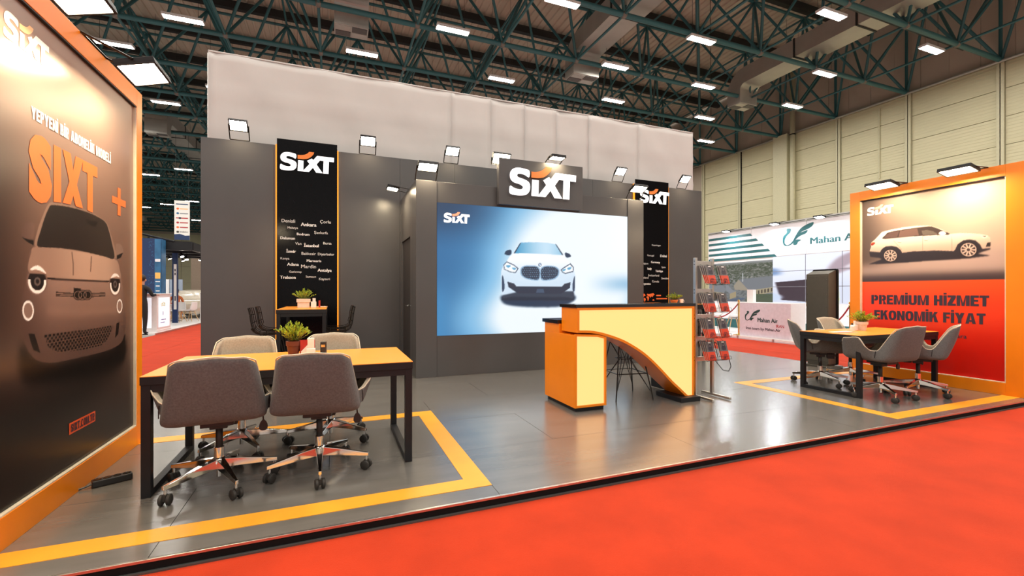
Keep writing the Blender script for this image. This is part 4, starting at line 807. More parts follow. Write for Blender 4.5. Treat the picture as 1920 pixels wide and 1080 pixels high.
SI = [('S', .449, .215), ('I', .682, .075), ('X', .775, .235), ('T', 1.005, .20)]
for ch, a, w in SI:
    if ch == 'S': v, f, _ = text_shape('S', .075); pts = [(a + p[0] * w, 1.592 + p[1] * .38) for p in v]
    else:
        G_ = {'I': [[(0, 0), (1, 0), (1, 1), (0, 1)]], 'T': [[(0, .8), (1, .8), (1, 1), (0, 1)], [(.32, 0), (.68, 0), (.68, .8), (.32, .8)]],
              'X': [[(0, 1), (.36, 1), (1, 0), (.64, 0)], [(0, 0), (.36, 0), (1, 1), (.64, 1)]]}[ch]
        pts = []; f = []
        for p in G_: f.append(tuple(range(len(pts), len(pts) + 4))); pts += [(a + x * w, 1.60 + z * .36) for x, z in p]
    if ch == 'X': pts = [(a + x * w, 1.60 + z * .36) for x, z in ((0, 0), (.37, 0), (.5, .28), (.63, 0), (1, 0), (.685, .5), (1, 1), (.63, 1), (.5, .72), (.37, 1), (0, 1), (.315, .5))]; f = tess(pts)
    pts = [(x, max(z, roofz(x / 1.752) * 2.603 + .004)) for x, z in pts]
    MB().add([frl(x, z, .002 + .0004 * (ch == 'X')) for x, z in pts], f).build('letter', M_po, pl, fix=False)
q = MB(); q.add([frl(a, b, .002) for a, b in ((1.43, 1.76), (1.66, 1.76), (1.66, 1.81), (1.43, 1.81))], [(0, 1, 2, 3)]); q.add([frl(a, b, .0024) for a, b in ((1.52, 1.68), (1.57, 1.68), (1.57, 1.89), (1.52, 1.89))], [(0, 1, 2, 3)]); q.build('plus_sign', M_po, pl, fix=False)
MB().add([frl(a, b, .002) for a, b in ((.846, .20), (1.175, .20), (1.175, .272), (.846, .272))], [(0, 1, 2, 3)]).build('web_label', mat('web_label_red', (.75, .09, .02), .4), pl, fix=False)
blocks('SIXT.COM.TR', frl, .862, .212, .297, .050, M_dprint, pl, c=.004, gap=.12)

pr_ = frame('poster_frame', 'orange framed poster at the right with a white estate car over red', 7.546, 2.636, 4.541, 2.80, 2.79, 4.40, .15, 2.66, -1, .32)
cyr = (2.636 + 4.541) / 2
frr = lambda a, b, c=0: (.044 - c, 4.40 - a - cyr, .15 + b)
picture('poster_print', pic_suv(), frr, 1.61, 2.51, M_print, pr_)
logo(frr, .078, 2.265, .345, pr_, c=.002, mw=M_pw, mo=M_pp)
blocks('PREMİUM HİZMET', frr, .136, .922, 1.312, .137, M_dprint, pr_); blocks('EKONOMİK FİYAT', frr, .175, .695, 1.24, .137, M_dprint, pr_)
text('alara', frr, 1.085, .50, .15, None, M_dprint, pr_, .03); text('e', frr, 1.085, .41, .03, None, M_dprint, pr_, .012); text('met', frr, .80, .44, .09, None, M_dprint, pr_, .012)
# ---------------------------------------------------------------- reception counter
def inset(P, d):
    n = len(P); A = sum(P[i][0] * P[(i + 1) % n][1] - P[(i + 1) % n][0] * P[i][1] for i in range(n)); sg_ = 1 if A > 0 else -1; out = []
    for i in range(n):
        a, b, c = [Vector(P[j % n]) for j in (i - 1, i, i + 1)]; e1 = (b - a).normalized(); e2 = (c - b).normalized()
        n1 = Vector((-e1.y, e1.x)) * sg_; n2 = Vector((-e2.y, e2.x)) * sg_; k = 1 + n1.dot(n2); out.append(tuple(b + (n1 + n2) * d / max(k, .35)))
    return out
def ring(P, d, fr, c, depth, name, m, par):
    I = inset(P, d); n = len(P); q = MB(); vs = [fr(a, b, c) for a, b in P] + [fr(a, b, c) for a, b in I] + [fr(a, b, c + depth) for a, b in P] + [fr(a, b, c + depth) for a, b in I]
    fs = []
    for i in range(n):
        j = (i + 1) % n; fs += [(i, j, n + j, n + i), (2 * n + i, 2 * n + j, 3 * n + j, 3 * n + i), (i, j, 2 * n + j, 2 * n + i), (n + i, n + j, 3 * n + j, 3 * n + i)]
    q.add(vs, fs); return q.build(name, m, par), I
ct = thing('reception_counter', 'orange arched reception counter with backlit front and black top', 'counter', (2.32, 4.05, 0))
frc = lambda a, b, c=0: (a - 2.32, -c, b)
arch = crom([(2.37, .828), (2.50, .822), (2.606, .805), (2.71, .778), (2.838, .737), (2.969, .682), (3.147, .582), (3.284, .481), (3.423, .359), (3.566, .226), (3.687, .126), (3.800, .030)], 3, False)
body = [(2.345, .828)] + arch + [(3.905, .030), (3.905, 1.088), (2.345, 1.088)]
MB().prism(body, lambda a, b, c: (a - 2.32, c, b), .33).build('arched_body', M_orange, ct)
_, I = ring(body, .026, frc, .0, .012, 'front_frame', M_orange, ct)
MB().flat(inset(body, .024), frc, .003).build('lit_panel', M_box, ct, fix=False)
MB().box(0, .385, .012, .70, .045, .80).build('pedestal', M_orange, ct, bev=.002)
MB().box(0, .385, .34, .70, .80, .902).build('pedestal', M_orange, ct, bev=.002)
leg = [(2.322, .047), (2.703, .047), (2.703, .772), (2.60, .800), (2.322, .815)]
ring(leg, .022, frc, -.012, .020, 'front_frame', M_orange, ct)
MB().flat(inset(leg, .02), frc, -.008).build('lit_panel', M_box, ct, fix=False)
MB().box(.03, .37, .03, .68, 0, .045).build('plinth', M_black, ct)
MB().box(1.325, 1.605, -.085, .34, 0, .052).build('plinth', M_black, ct, bev=.002)
MB().box(.01, 1.605, -.015, .35, 1.088, 1.122).build('counter_top', M_blackg, ct, bev=.002)
MB().box(-.015, 1.605, .35, .74, .902, .942).build('desk_top', M_blackg, ct, bev=.002)
MB().box(1.56, 1.60, .33, .72, .02, .902).build('side_support', M_black, ct, bev=.002)

# ---------------------------------------------------------------- brochure rack
rk = thing('brochure_rack', 'aluminium ladder rack with wire brochure holders right of the counter', 'brochure rack', (4.0, 4.12, 0))
for x in (0., .26):
    p = MB().box(x - .014, x + .014, -.02, .02, .03, 1.66).build('post', M_alu, rk, bev=.002)
    MB().box(x - .013, x + .013, -.27, .16, .008, .034).build('foot', M_alu, rk, bev=.003)
    q = MB()
    for z in (1.62, 1.58, 1.28, 1.24, .98, .94, .72, .68, .48, .44): q.cyl((x - .0145, 0, z), (x - .0165, 0, z), .006, n=8)
    q.build('bolt_holes', M_black, p)
RZ = [1.60, 1.27, .965, .70, .46]
for z in RZ: MB().box(.014, .246, -.012, .012, z - .032, z + .022).build('rung', M_alu, rk, bev=.002)
for z in RZ[:4]:
    zb = z - .255; q = MB()
    for x in (.06, .155, .175, .27, .29, .385): q.tube([(x, -.013, z - .02), (x, -.045, z - .03), (x, -.115, zb - .005), (x, -.175, zb + .015), (x, -.17, zb + .05)], .0025, 4)
    for a, b in ((-.115, zb - .005), (-.175, zb + .015), (-.17, zb + .05)): q.tube([(.06, a, b), (.385, a, b)], .0025, 4)
    q.build('wire_holder', M_wire, rk)
M_brt = mat('brochure_cover_grey', (.10, .095, .105), .55, var=.3, scale=20); M_brb = mat('brochure_cover_red', (.62, .045, .012), .35)
M_page = mat('page_edge', (.7, .62, .55), .7)
def brochure(x, z, k, label, group):
    b = thing('brochure', label, 'brochure', (4.0 + x, 4.12 - .155 + .012 * k, z), 0, group); b.rotation_euler = (math.radians(-17 - 1.5 * k), 0, math.radians(-3 + 3 * k)); 
    MB().box(-.052, .052, 0, .005, 0, .225).build('pages', M_page, b)
    MB().box(-.053, .053, -.0012, -.0001, .104, .226).build('cover_top', M_brt, b); MB().box(-.053, .053, -.0012, -.0001, 0, .104).build('cover_band', M_brb, b)
    fr = lambda a, c_, c=0: (a, -.0013 - c, c_)
    lock = MB().flat(rrect(.062, .050, .012, 3, 0, .140), fr, .0004); ap = [(.024 * math.cos(t), .155 + .048 * math.sin(t)) for t in np.linspace(0, PI, 10)]; ai = [(.013 * math.cos(t), .155 + .034 * math.sin(t)) for t in np.linspace(PI, 0, 10)]
    lock.flat(ap + ai, fr, .0004); lock.build('printed_padlock', M_dprint, b, fix=False)
    MB().box(-.018, .018, -.0016, -.0012, .207, .219).build('printed_logo', M_pw, b)
    q = text('SIXT', fr, -.03, .016, .06, .024, None, None, .04, .0004, mb=MB()); text('UZUN', fr, -.024, .048, .048, .018, None, None, .03, .0004, mb=q); q.build('lettering', M_dprint, b, fix=False)
    return b
TN = ['top', 'second', 'third', 'lowest']
for i, z in enumerate(RZ[:4]):
    for s, x in enumerate((.118, .235 + .09)):
        for k in range(4 if s == 0 else 2):
            brochure(x - .012 * k, z - .25 + .002 * k, k, 'red and grey brochure %s in the %s pocket of the %s rack tier' % (('foremost', 'standing behind others')[k > 0], ('left', 'right')[s], TN[i]), 'brochures in the %s pocket of the %s tier' % (('left', 'right')[s], TN[i]))
cbl = MB().tube([(4.30, 4.16, .66), (4.36, 4.10, .60), (4.42, 4.02, .47), (4.435, 4.0, .36), (4.42, 4.02, .30), (4.37, 4.06, .31), (4.30, 4.14, .45)], .005, 5).build('hanging_cable', M_plast); tag(cbl, 'thin black cable hanging in a loop from the brochure rack', 'cable')

# ---------------------------------------------------------------- desks and bar tables
def table(name, label, x0, x1, y0, y1, h, leg=.05, top=.05, cat='table', rail=True):
    t = thing(name, label, cat, ((x0 + x1) / 2, (y0 + y1) / 2, 0)); w = (x1 - x0) / 2; d = (y1 - y0) / 2
    MB().box(-w, w, -d, d, h - .004, h).build('table_top', M_table, t)
    MB().box(-w, w, -d, d, h - .004 - top, h - .004).build('top_edge', M_black, t, bev=.002)
    l2 = leg; zz = h - .004 - top
    for sx in (-1, 1):
        for sy in (-1, 1):
            xa, xb = sorted((sx * (w - .004), sx * (w - .004 - l2))); ya, yb = sorted((sy * (d - .004), sy * (d - .004 - l2)))
            MB().box(xa, xb, ya, yb, .0, zz).build('leg', M_black, t, bev=.002)
        xa, xb = sorted((sx * (w - .004), sx * (w - .004 - l2)))
        MB().box(xa + .001, xb - .001, -d + .05, d - .05, .001, l2 * .8).build('floor_rail', M_black, t, bev=.002)
        MB().box(xa + .001, xb - .001, -d + .05, d - .05, zz - l2 * .9, zz).build('top_rail', M_black, t)
    for sy in (-1, 1):
        ya, yb = sorted((sy * (d - .006), sy * (d - .006 - l2 * .8))); MB().box(-w + .05, w - .05, ya, yb, zz - l2 * .9, zz).build('top_rail', M_black, t)
    return t
table('desk', 'orange topped desk with black square frame beside the tall left poster', -1.085, .545, 3.33, 4.26, .740)
table('desk', 'orange topped desk with black square frame before the right poster', 5.74, 7.34, 3.34, 4.075, .740)
table('bar_table', 'high orange topped bar table in front of the city names board', -.675, -.085, 6.35, 7.72, 1.03, .045, .05)
table('bar_table', 'high bar table half hidden behind the counter and brochure rack', 5.82, 6.42, 6.35, 7.72, 1.03, .045, .05)

# ---------------------------------------------------------------- swivel armchairs
def make_chair(label):
    t = thing('swivel_armchair', label, 'armchair', (0, 0, 0), 0, None)
    # shell: closed bowl whose rim rises to armrests and a backrest; local +Y is the front
    hw, fd, bd, r, rb = .285, .27, .255, .10, .075
    pts = [((hw - r) * i / 4, fd) for i in range(4)]
    def arc(cx, cy, a0, a1, n, r): return [(cx + r * math.cos(math.radians(a0 + (a1 - a0) * i / n)), cy + r * math.sin(math.radians(a0 + (a1 - a0) * i / n))) for i in range(n + 1)]
    pts += arc(hw - r, fd - r, 90, 0, 5, r)
    pts += [(hw, fd - r - (fd - r + bd - rb) * i / 18) for i in range(1, 18)]
    pts += arc(hw - rb, -bd + rb, 0, -90, 6, rb)
    pts += [((hw - rb) * (1 - i / 6), -bd) for i in range(1, 7)]
    L_ = [0]
    for a, b in zip(pts, pts[1:]): L_.append(L_[-1] + math.hypot(a[0] - b[0], a[1] - b[1]))
    T_ = L_[-1]
    def sm(a, b, x): k = min(1, max(0, (x - a) / (b - a))); return k * k * (3 - 2 * k)
    def H(s):
        s /= T_
        return .055 + .205 * sm(.19, .34, s) + .015 * sm(.34, .48, s) - .150 * sm(.50, .575, s) + .255 * sm(.60, .70, s) + .035 * sm(.67, .80, s) + .010 * sm(.84, 1, s)
    ringp = [(x, y, H(l), l / T_) for (x, y), l in zip(pts, L_)]
    full = ringp + [(-x, y, h, s) for x, y, h, s in ringp[-2:0:-1]]
    n = len(full); rowsv = []
    Z0 = .445
    for f_, z in ((.30, 0), (.62, .0), (.88, .004), (.97, .020)): rowsv.append([(x * f_, y * f_, Z0 + z) for x, y, h, s in full])
    for k in range(0, 9):
        row = []
        for x, y, h, s in full:
            z = .05 + (h - .05) * k / 8 if k else .05
            back = sm(.535, .605, s); front = 1 - sm(.16, .34, s)
            zz = z / .46; X = x * (1 - .27 * back * zz) + math.copysign(.092 * (1 - back) * (1 - front) * min(1, z / .27), x) * (abs(x) > .01)
            Y = y - back * .13 * zz ** 1.15 + .02 * front
            if s > .62: Y -= .012 * math.sin(PI * zz) * back * (1 - (x / hw) ** 2) * 2
            row.append((X, Y, Z0 + z))
        rowsv.append(row)
    q = MB(); vs = [(0, 0, Z0 - .002)] + [p for r_ in rowsv for p in r_]
    fs = [(0, 1 + i, 1 + (i + 1) % n) for i in range(n)]
    for a in range(len(rowsv) - 1): fs += [(1 + a * n + i, 1 + a * n + (i + 1) % n, 1 + (a + 1) * n + (i + 1) % n, 1 + (a + 1) * n + i) for i in range(n)]
    q.add(vs, fs); sh = q.build('shell', [M_grey, M_greyl], t, smooth=True)
    sd = sh.modifiers.new('thickness', 'SOLIDIFY'); sd.thickness = .032; sd.offset = -1; sd.material_offset = 1; sd.material_offset_rim = 1
    su = sh.modifiers.new('smooth', 'SUBSURF'); su.levels = 1; su.render_levels = 1
    top = rowsv[-1]; MB().tube([(x * .985, y * .985, z + .003) for x, y, z in top], .0045, 5, closed=True).build('edge_piping', M_pipe, t, smooth=True)
    for s in (-1, 1): MB().tube([(s * .292, -.125, Z0 + .05), (s * .292, -.13, Z0 + .09), (s * .288, -.135, Z0 + .13)], .004, 4).build('side_seam', M_black, sh)
    sp = rrect(.47, .46, .09, 5, 0, .02); q = MB(); m_ = len(sp); prof = [(.90, .462), (1, .478), (1, .512), (.95, .530), (.80, .538)]
    vs = [(x * a, (y - .02) * a + .02, z) for a, z in prof for x, y in sp]; fs = [(a * m_ + i, a * m_ + (i + 1) % m_, (a + 1) * m_ + (i + 1) % m_, (a + 1) * m_ + i) for a in range(4) for i in range(m_)]; fs += [tuple(range(m_))[::-1], tuple(range(4 * m_, 5 * m_))]
    q.add(vs, fs).build('seat_cushion', M_greyl, t, smooth=True)
    MB().box(-.09, .09, -.13, .10, .405, .447).box(-.05, .05, -.05, .05, .37, .41).build('tilt_mechanism', M_plast, t, bev=.006)
    MB().cyl((0, 0, .19), (0, 0, .40), .021, n=14).build('gas_lift', M_plast, t, smooth=True)
    lv = MB().tube([(.06, -.02, .425), (.23, -.03, .425), (.25, -.032, .418), (.252, -.033, .39)], .005, 6).build('height_lever', M_wire, t)
    pad = [(x, .36 + z) for x, z in crom([(0, .035), (.018, .018), (.026, -.012), (.014, -.034), (-.014, -.034), (-.026, -.012), (-.018, .018)], 4)]
    MB().prism(pad, lambda a, b, c: (.252 + a, -.04 + c, b), .014).build('lever_paddle', M_plast, lv)
    MB().box(.05, .10, .06, .15, .36, .43).build('tension_knob', M_plast, t, bev=.01)
    base = MB(); base.lathe([(.030, .115), (.044, .12), (.046, .155), (.034, .175), (.029, .18), (.029, .245), (.026, .247)], 18).cyl((0, 0, .055), (0, 0, .118), .017, n=12)
    bs = base.build('star_base', M_chrome, t); smooth_angle(bs)
    lm = MB(); secs = [(.03, .046, .112, .170), (.12, .038, .108, .158), (.30, .020, .094, .122), (.335, .017, .092, .116)]
    for x, w, za, zb in secs: lm.v += [(x, -w * .6, za), (x, w * .6, za), (x, w * .5, zb), (x, -w * .5, zb)]
    for a in range(3): lm.f += [(a * 4 + i, a * 4 + (i + 1) % 4, a * 4 + 4 + (i + 1) % 4, a * 4 + 4 + i) for i in range(4)]
    lm.f += [(0, 3, 2, 1), (12, 13, 14, 15)]; lm.m = [0] * len(lm.f); lm.cyl((.318, 0, .052), (.318, 0, .10), .009, n=8)
    lme = None; cme = None
    for k in range(5):
        a = 2 * PI * k / 5
        if lme is None: o = lm.build('star_leg', M_chrome, bs, bev=.004); lme = o
        else: o = lme.copy(); COL.objects.link(o)
        o.rotation_euler = (0, 0, a)
        if cme is None:
            q = MB()
            for s in (-1, 1): q.lathe([(.006, -.010), (.022, -.010), (.028, -.006), (.028, .006), (.022, .010), (.006, .010)], 16)
            q.v = [(z + (.017 if i >= len(q.v) // 2 else -.017), x, y) for i, (x, y, z) in enumerate(q.v)]
            q.v = [(y, x, z + .029) for x, y, z in q.v]
            q.box(-.014, .016, -.008, .008, .024, .056); c = q.build('castor', M_rubber, bs); smooth_angle(c); cme = c
        else: c = cme.copy(); COL.objects.link(c)
        c.location = (.318 * math.cos(a), .318 * math.sin(a), 0); c.scale = (1.15, 1.15, 1.12); c.rotation_euler = (0, 0, a + random.uniform(-1.3, 1.3) + .6)
    return t
R_ = math.radians
ch = make_chair('grey swivel armchair with its back to the aisle, nearest the tall left poster')
ch.location = (-.69, 3.41, 0); ch.rotation_euler = (0, 0, R_(6))
def base_rot(c, a):
    for k in c.children:
        if k.name.startswith('star_base'): k.rotation_euler = (0, 0, R_(a) - c.rotation_euler[2])
base_rot(ch, -63)
for x, y, rz, br, lab in ((-.09, 3.41, -5, -88, 'grey swivel armchair with its back to the aisle, at the middle of the left desk'),
    (-.67, 4.06, 183, 10, 'grey swivel armchair on the far side of the left desk, nearer the tall poster'),
    (-.02, 4.10, 176, -35, 'grey swivel armchair on the far side of the left desk, behind the potted plant'),
    (6.18, 4.10, 222, -35, 'grey swivel armchair at the far left corner of the right desk, before the kiosk'),
    (6.92, 4.16, 180, 20, 'grey swivel armchair on the far side of the right desk, mostly hidden behind it'),
    (6.06, 3.31, -4, -55, 'grey swivel armchair on the aisle side of the right desk, back to the aisle'),
    (6.74, 3.27, 24, -100, 'grey swivel armchair nearest the right poster, turned to show its pale inside')):
    c = dup(ch, (x, y, 0), R_(rz), lab); base_rot(c, br)

# ---------------------------------------------------------------- wire bar stools
def make_stool(label, sh=.72, loc=(0, 0, 0), rz=0.):
    t = thing('wire_bar_stool', label, 'bar stool', loc, rz)
    # shell: side profile swept across, slats of flat wire; local +Y is the front
    prof = crom([(.20, .0), (.10, -.012), (-.02, -.015), (-.12, .0), (-.175, .05), (-.20, .14), (-.215, .25), (-.235, .34)], 3, False)
    q = MB()
    for k in range(8):
        u = -1 + 2 * k / 7; q.tube([(u * (.20 - .03 * max(0, z / .34)), y + .03 * u * u * (z > .05), sh + z + .035 * abs(u) ** 2.2 * (1 - min(1, max(0, z / .3)))) for y, z in prof], .0055, 4)
    q.build('shell_wires', M_wire, t)
    q = MB()
    for i in range(0, len(prof), 3):
        y, z = prof[i]; q.tube([(u * (.20 - .03 * max(0, z / .34)), y + .03 * u * u * (z > .05), sh + z + .035 * abs(u) ** 2.2 * (1 - min(1, max(0, z / .3)))) for u in np.linspace(-1, 1, 7)], .005, 4)
    q.build('cross_wires', M_wire, t)
    ft = [(.235, .235), (-.235, .235), (-.235, -.235), (.235, -.235)]; tp_ = [(.13, .11), (-.13, .11), (-.13, -.11), (.13, -.11)]
    for (a, b), (c, d) in zip(ft, tp_):
        MB().tube([(c, d, sh - .02), (a * .93, b * .93, .12), (a, b, .0)], .0075, 6).build('leg', M_wire, t)
    q = MB(); fr_ = .30
    def lp(i, z): a, b = ft[i]; c, d = tp_[i]; k = z / (sh - .02); return (a * (1 - k) * .97 + c * k, b * (1 - k) * .97 + d * k, z)
    for i in range(4): q.tube([lp(i, fr_), lp((i + 1) % 4, fr_)], .006, 5)
    q.build('foot_rest', M_wire, t)
    q = MB(); m_ = [(.05, 0), (0, .05), (-.05, 0), (0, -.05)]
    for i in range(4):
        j = (i + 1) % 4; a = lp(i, .10); b = lp(j, .10); mid = [(a[0] + b[0]) * .16, (a[1] + b[1]) * .16, .46]
        q.tube([a, (mid[0] * .8 + (a[0] - b[0]) * .06, mid[1] * .8 + (a[1] - b[1]) * .06, .46), lp(i, sh - .05)], .0045, 5); q.tube([b, (mid[0] * .8 - (a[0] - b[0]) * .06, mid[1] * .8 - (a[1] - b[1]) * .06, .46), lp(j, sh - .05)], .0045, 5)
    q.tube([(.09, .07, .46), (-.09, .07, .46), (-.09, -.07, .46), (.09, -.07, .46)], .005, 5, closed=True)
    q.build('brace_wires', M_wire, t)
    return t
st = make_stool('black wire stool seen through the arch of the reception counter', .70, (3.25, 4.47, 0), R_(172))
for x, y, rz, lab in ((-.80, 6.72, -90, 'black wire bar stool left of the bar table under the city board, nearer one'), (-.80, 7.30, -90, 'black wire bar stool left of the bar table under the city board, farther one'),
    (.06, 6.80, 90, 'black wire bar stool right of the bar table under the city board, nearer one'), (.06, 7.36, 90, 'black wire bar stool right of the bar table under the city board, farther one'),
    (5.74, 6.95, -90, 'black wire bar stool beside the bar table behind the counter'), (6.52, 6.62, 90, 'black wire bar stool between the brochure rack and the rear bar table')):
    dup(st, (x, y, 0), R_(rz), lab)

# ---------------------------------------------------------------- plants and small things
def plant(label, loc, pot, r=.055, h=.11, spread=.13, hh=.17, n=46, seed=1, square=False):
    rng = random.Random(seed); t = thing('potted_plant', label, 'plant', loc)
    if square: q = MB().box(-r, r, -r * .8, r * .8, 0, h * .6).box(-r * 1.15, r * 1.15, -r * .95, r * .95, h * .6, h)
    else: q = MB().lathe([(r * .72, 0), (r * .92, h * .62), (r * .93, h * .66), (r * 1.06, h * .68), (r * 1.1, h), (r * .9, h), (r * .88, h * .9)], 24)
    o = q.build('pot', pot, t, bev=.002 if square else 0)
    if not square: smooth_angle(o)
    MB().lathe([(r * .5, h * .84), (r * .9, h * .88), (.001, h * .93)], 14).build('soil', M_soil, t)
    fo = MB(); stm = MB()
    for i in range(n):
        a = rng.uniform(0, 2 * PI); e = rng.uniform(.05, 1) ** .7; L = hh * rng.uniform(.75, 1.1) * (1 - .30 * e)
        d = Vector((math.cos(a) * e, math.sin(a) * e, 0)); pts = []
        for k in range(7):
            u = k / 6; pts.append(Vector((0, 0, h * .86)) + d * (r * .4 + spread * u ** 1.15) + Vector((0, 0, L * (u - .18 * u * u * e))))
        stm.tube(pts, .0013, 3, mi=0)
        for k in range(1, 7):
            for s in (-1, 1, 0):
                if s == 0 and k < 5: continue
                p = pts[k]; tdir = (pts[k] - pts[k - 1]).normalized(); sd_ = tdir.cross(Vector((rng.uniform(-1, 1), rng.uniform(-1, 1), .4))).normalized()
                q_ = (tdir * rng.uniform(.7, 1.2) + sd_ * s * rng.uniform(.4, .8) + Vector((0, 0, .25))).normalized(); l = rng.uniform(.022, .036); wv = q_.cross(Vector((rng.uniform(-1, 1), rng.uniform(-1, 1), rng.uniform(.2, 1)))).normalized() * l * .15
                up = Vector((0, 0, .10 * l)); mi = 0 if (k >= 3 and rng.random() < .85) else 1
                fo.add([p, p + q_ * l * .5 + wv + up, p + q_ * l, p + q_ * l * .5 - wv + up], [(0, 1, 2, 3)], mi)
    stm.build('stems', M_stem, t); fo.build('foliage', [M_green, M_green2], t, kind='stuff', fix=False)
    return t
plant('bushy green plant in a dark terracotta pot on the left desk', (-.30, 4.02, .740), M_terra, .052, .115, .105, .155, 60, 1)
plant('green plant in a white two-tier pot on the right desk', (6.60, 3.83, .740), M_potw, .070, .115, .135, .15, 60, 2)
plant('green plant in a square white pot on the bar table under the city board', (-.40, 7.15, 1.03), M_potw, .078, .125, .13, .15, 50, 3, True)
plant('small green plant in an orange pot on the rear bar table behind the counter', (6.03, 6.75, 1.03), mat('orange_pot', (.5, .16, .05), .5), .07, .08, .11, .13, 40, 4)
D = .740
s_ = thing('napkin_stand', 'dark red card stand with napkins beside the plant on the left desk', 'napkin holder', (-.195, 4.0, D), R_(8))
MB().box(-.055, .055, -.005, .0, 0, .12).box(-.055, .055, .035, .04, 0, .12).box(-.055, .055, -.005, .04, 0, .006).build('holder', M_redbox, s_)
MB().prism([(-.05, .006), (.05, .006), (.05, .03), (.0, .085), (-.05, .03)], lambda a, b, c: (a, -.03 + c, b), .02).build('napkins', M_paper, s_)
s_ = thing('tissue_pack', 'upright white tissue pack on the left desk before the napkin stand', 'tissue pack', (-.165, 3.88, D))
MB().box(-.032, .032, -.02, .02, 0, .066).build('pack', M_white, s_, bev=.004); MB().box(-.024, .024, -.016, .016, .066, .148).build('tissues', M_paper, s_, bev=.003)
s_ = thing('card_box', 'small black box right of the tissue pack on the left desk', 'box', (-.075, 4.0, D), R_(-10)); MB().box(-.022, .022, -.02, .02, 0, .10).build('box', M_plast, s_, bev=.002); MB().box(-.015, .015, -.021, -.02, .06, .08).build('label', M_brass, s_)
s_ = MB().box(-.03, .03, -.04, .04, 0, .004, R=Matrix.Rotation(.5, 3, 'Z'), o=(-.05, 3.93, D)).build('paper_slip', M_paper); tag(s_, 'white paper slip lying by the black box on the left desk', 'paper')
s_ = thing('business_card', 'white business card with red end on the left corner of the left desk', 'card', (-.93, 3.62, D), R_(12)); MB().box(-.045, .045, -.027, .027, 0, .003).build('card', M_paper, s_); MB().box(.018, .044, -.026, .026, .003, .0036).build('print', M_po, s_)
s_ = thing('napkin_dispenser', 'white napkin dispenser beside the plant on the right desk', 'napkin holder', (6.46, 3.84, D), R_(10)); MB().box(-.04, .04, -.03, .03, 0, .075).build('dispenser', M_white, s_, bev=.006); MB().box(-.012, .012, -.02, .0, .075, .13).build('napkin', M_paper, s_)
s_ = thing('sanitiser_bottle', 'small white bottle on the right desk left of the napkin dispenser', 'bottle', (6.36, 3.80, D)); smooth_angle(MB().lathe([(.022, 0), (.024, .01), (.024, .06), (.012, .075), (.010, .08)], 14).build('bottle', M_white, s_)); MB().cyl((0, 0, .08), (0, 0, .10), .011, n=10).build('cap', M_plast, s_)
s_ = thing('leaflet', 'white and red leaflet lying on the right desk', 'leaflet', (6.05, 3.72, D), R_(-8)); MB().box(-.15, .15, -.075, .075, 0, .004).build('sheet', M_paper, s_); MB().box(-.15, .15, -.075, -.01, .004, .0046).build('printed_band', M_redbox, s_)
s_ = thing('napkin_dispenser', 'white napkin dispenser beside the plant on the bar table', 'napkin holder', (-.265, 7.08, 1.03)); MB().box(-.035, .035, -.03, .03, 0, .085).build('dispenser', M_white, s_, bev=.004); MB().box(-.014, .026, -.02, .02, .085, .135).build('napkin', M_paper, s_)
s_ = MB().box(-.035, -.012, -.03, .03, 0, .10, o=(-.165, 7.12, 1.03), R=Matrix.Identity(3)).build('menu_card', M_redbox); tag(s_, 'small red card standing by the napkin dispenser on the bar table', 'card')
s_ = MB().box(-.06, .06, -.06, .06, 0, .006, o=(-.16, 7.35, 1.03), R=Matrix.Rotation(.4, 3, 'Z')).build('paper_sheet', M_paper); tag(s_, 'white paper sheet on the bar table under the city board', 'paper')
s_ = thing('coffee_cup', 'white cup beside the small plant on the rear bar table', 'cup', (6.16, 6.70, 1.03)); smooth_angle(MB().lathe([(.026, 0), (.038, .09), (.035, .09), (.025, .008)], 16).build('cup', M_white, s_)); MB().tube([(.036, 0, .07), (.062, 0, .065), (.062, 0, .03), (.032, 0, .025)], .005, 5).build('handle', M_white, s_)
ps = thing('power_strip', 'black four-socket power strip lying on the floor by the left poster', 'power strip', (-1.345, 3.69, .0022), R_(26))
MB().box(-.10, .10, -.03, .03, 0, .042).build('body', M_plast, ps, bev=.006)
for k in range(4): o = MB().lathe([(.021, .042), (.021, .045), (.017, .045), (.015, .043)], 14, o=(-.072 + .048 * k, 0, 0)).build('socket', M_blackg, ps); MB().cyl((-.079 + .048 * k, 0, .0435), (-.079 + .048 * k, 0, .0455), .003, n=6).cyl((-.065 + .048 * k, 0, .0435), (-.065 + .048 * k, 0, .0455), .003, n=6).build('contact', M_brass, o)
MB().tube([(-.10, 0, .02), (-.13, -.004, .012), (-.16, -.006, .008)], .006, 6).build('cord', M_plast, ps)
# ---------------------------------------------------------------- kiosk on the right edge of the stand
kk = thing('info_kiosk', 'tall dark grey touch kiosk seen from behind at the platform edge', 'kiosk', (7.56, 5.07, 0))
MB().prism([(0, .06), (.20, .06), (.20, 1.615), (.16, 1.615), (0, 1.555)], lambda a, b, c: (a, -.19 + c, b), .37).build('housing', M_kiosk, kk, bev=.004)
MB().prism(rrect(.42, 1.60, .03, 4, 0, .84), lambda a, b, c: (.201 + c, a, b), .03).build('screen_bezel', M_blackg, kk)
MB().box(-.006, 0, -.178, .172, .60, 1.52).build('service_panel', M_kiosk, kk, bev=.002); MB().box(-.006, 0, -.178, .172, .10, .59).build('service_panel', M_kiosk, kk, bev=.002)
q = MB()
for y in (-.165, .158):
    for z in (.66, 1.0, 1.22, 1.46): q.cyl((-.0085, y, z), (-.005, y, z), .006, n=8)
for z in (.62, 1.50): q.cyl((-.0085, 0, z), (-.005, 0, z), .006, n=8)
q.build('screws', M_chrome, kk)
MB().box(-.06, .30, -.24, .22, 0, .03).box(.0, .2, -.17, .16, .03, .07).build('base_plate', M_kiosk, kk, bev=.004)

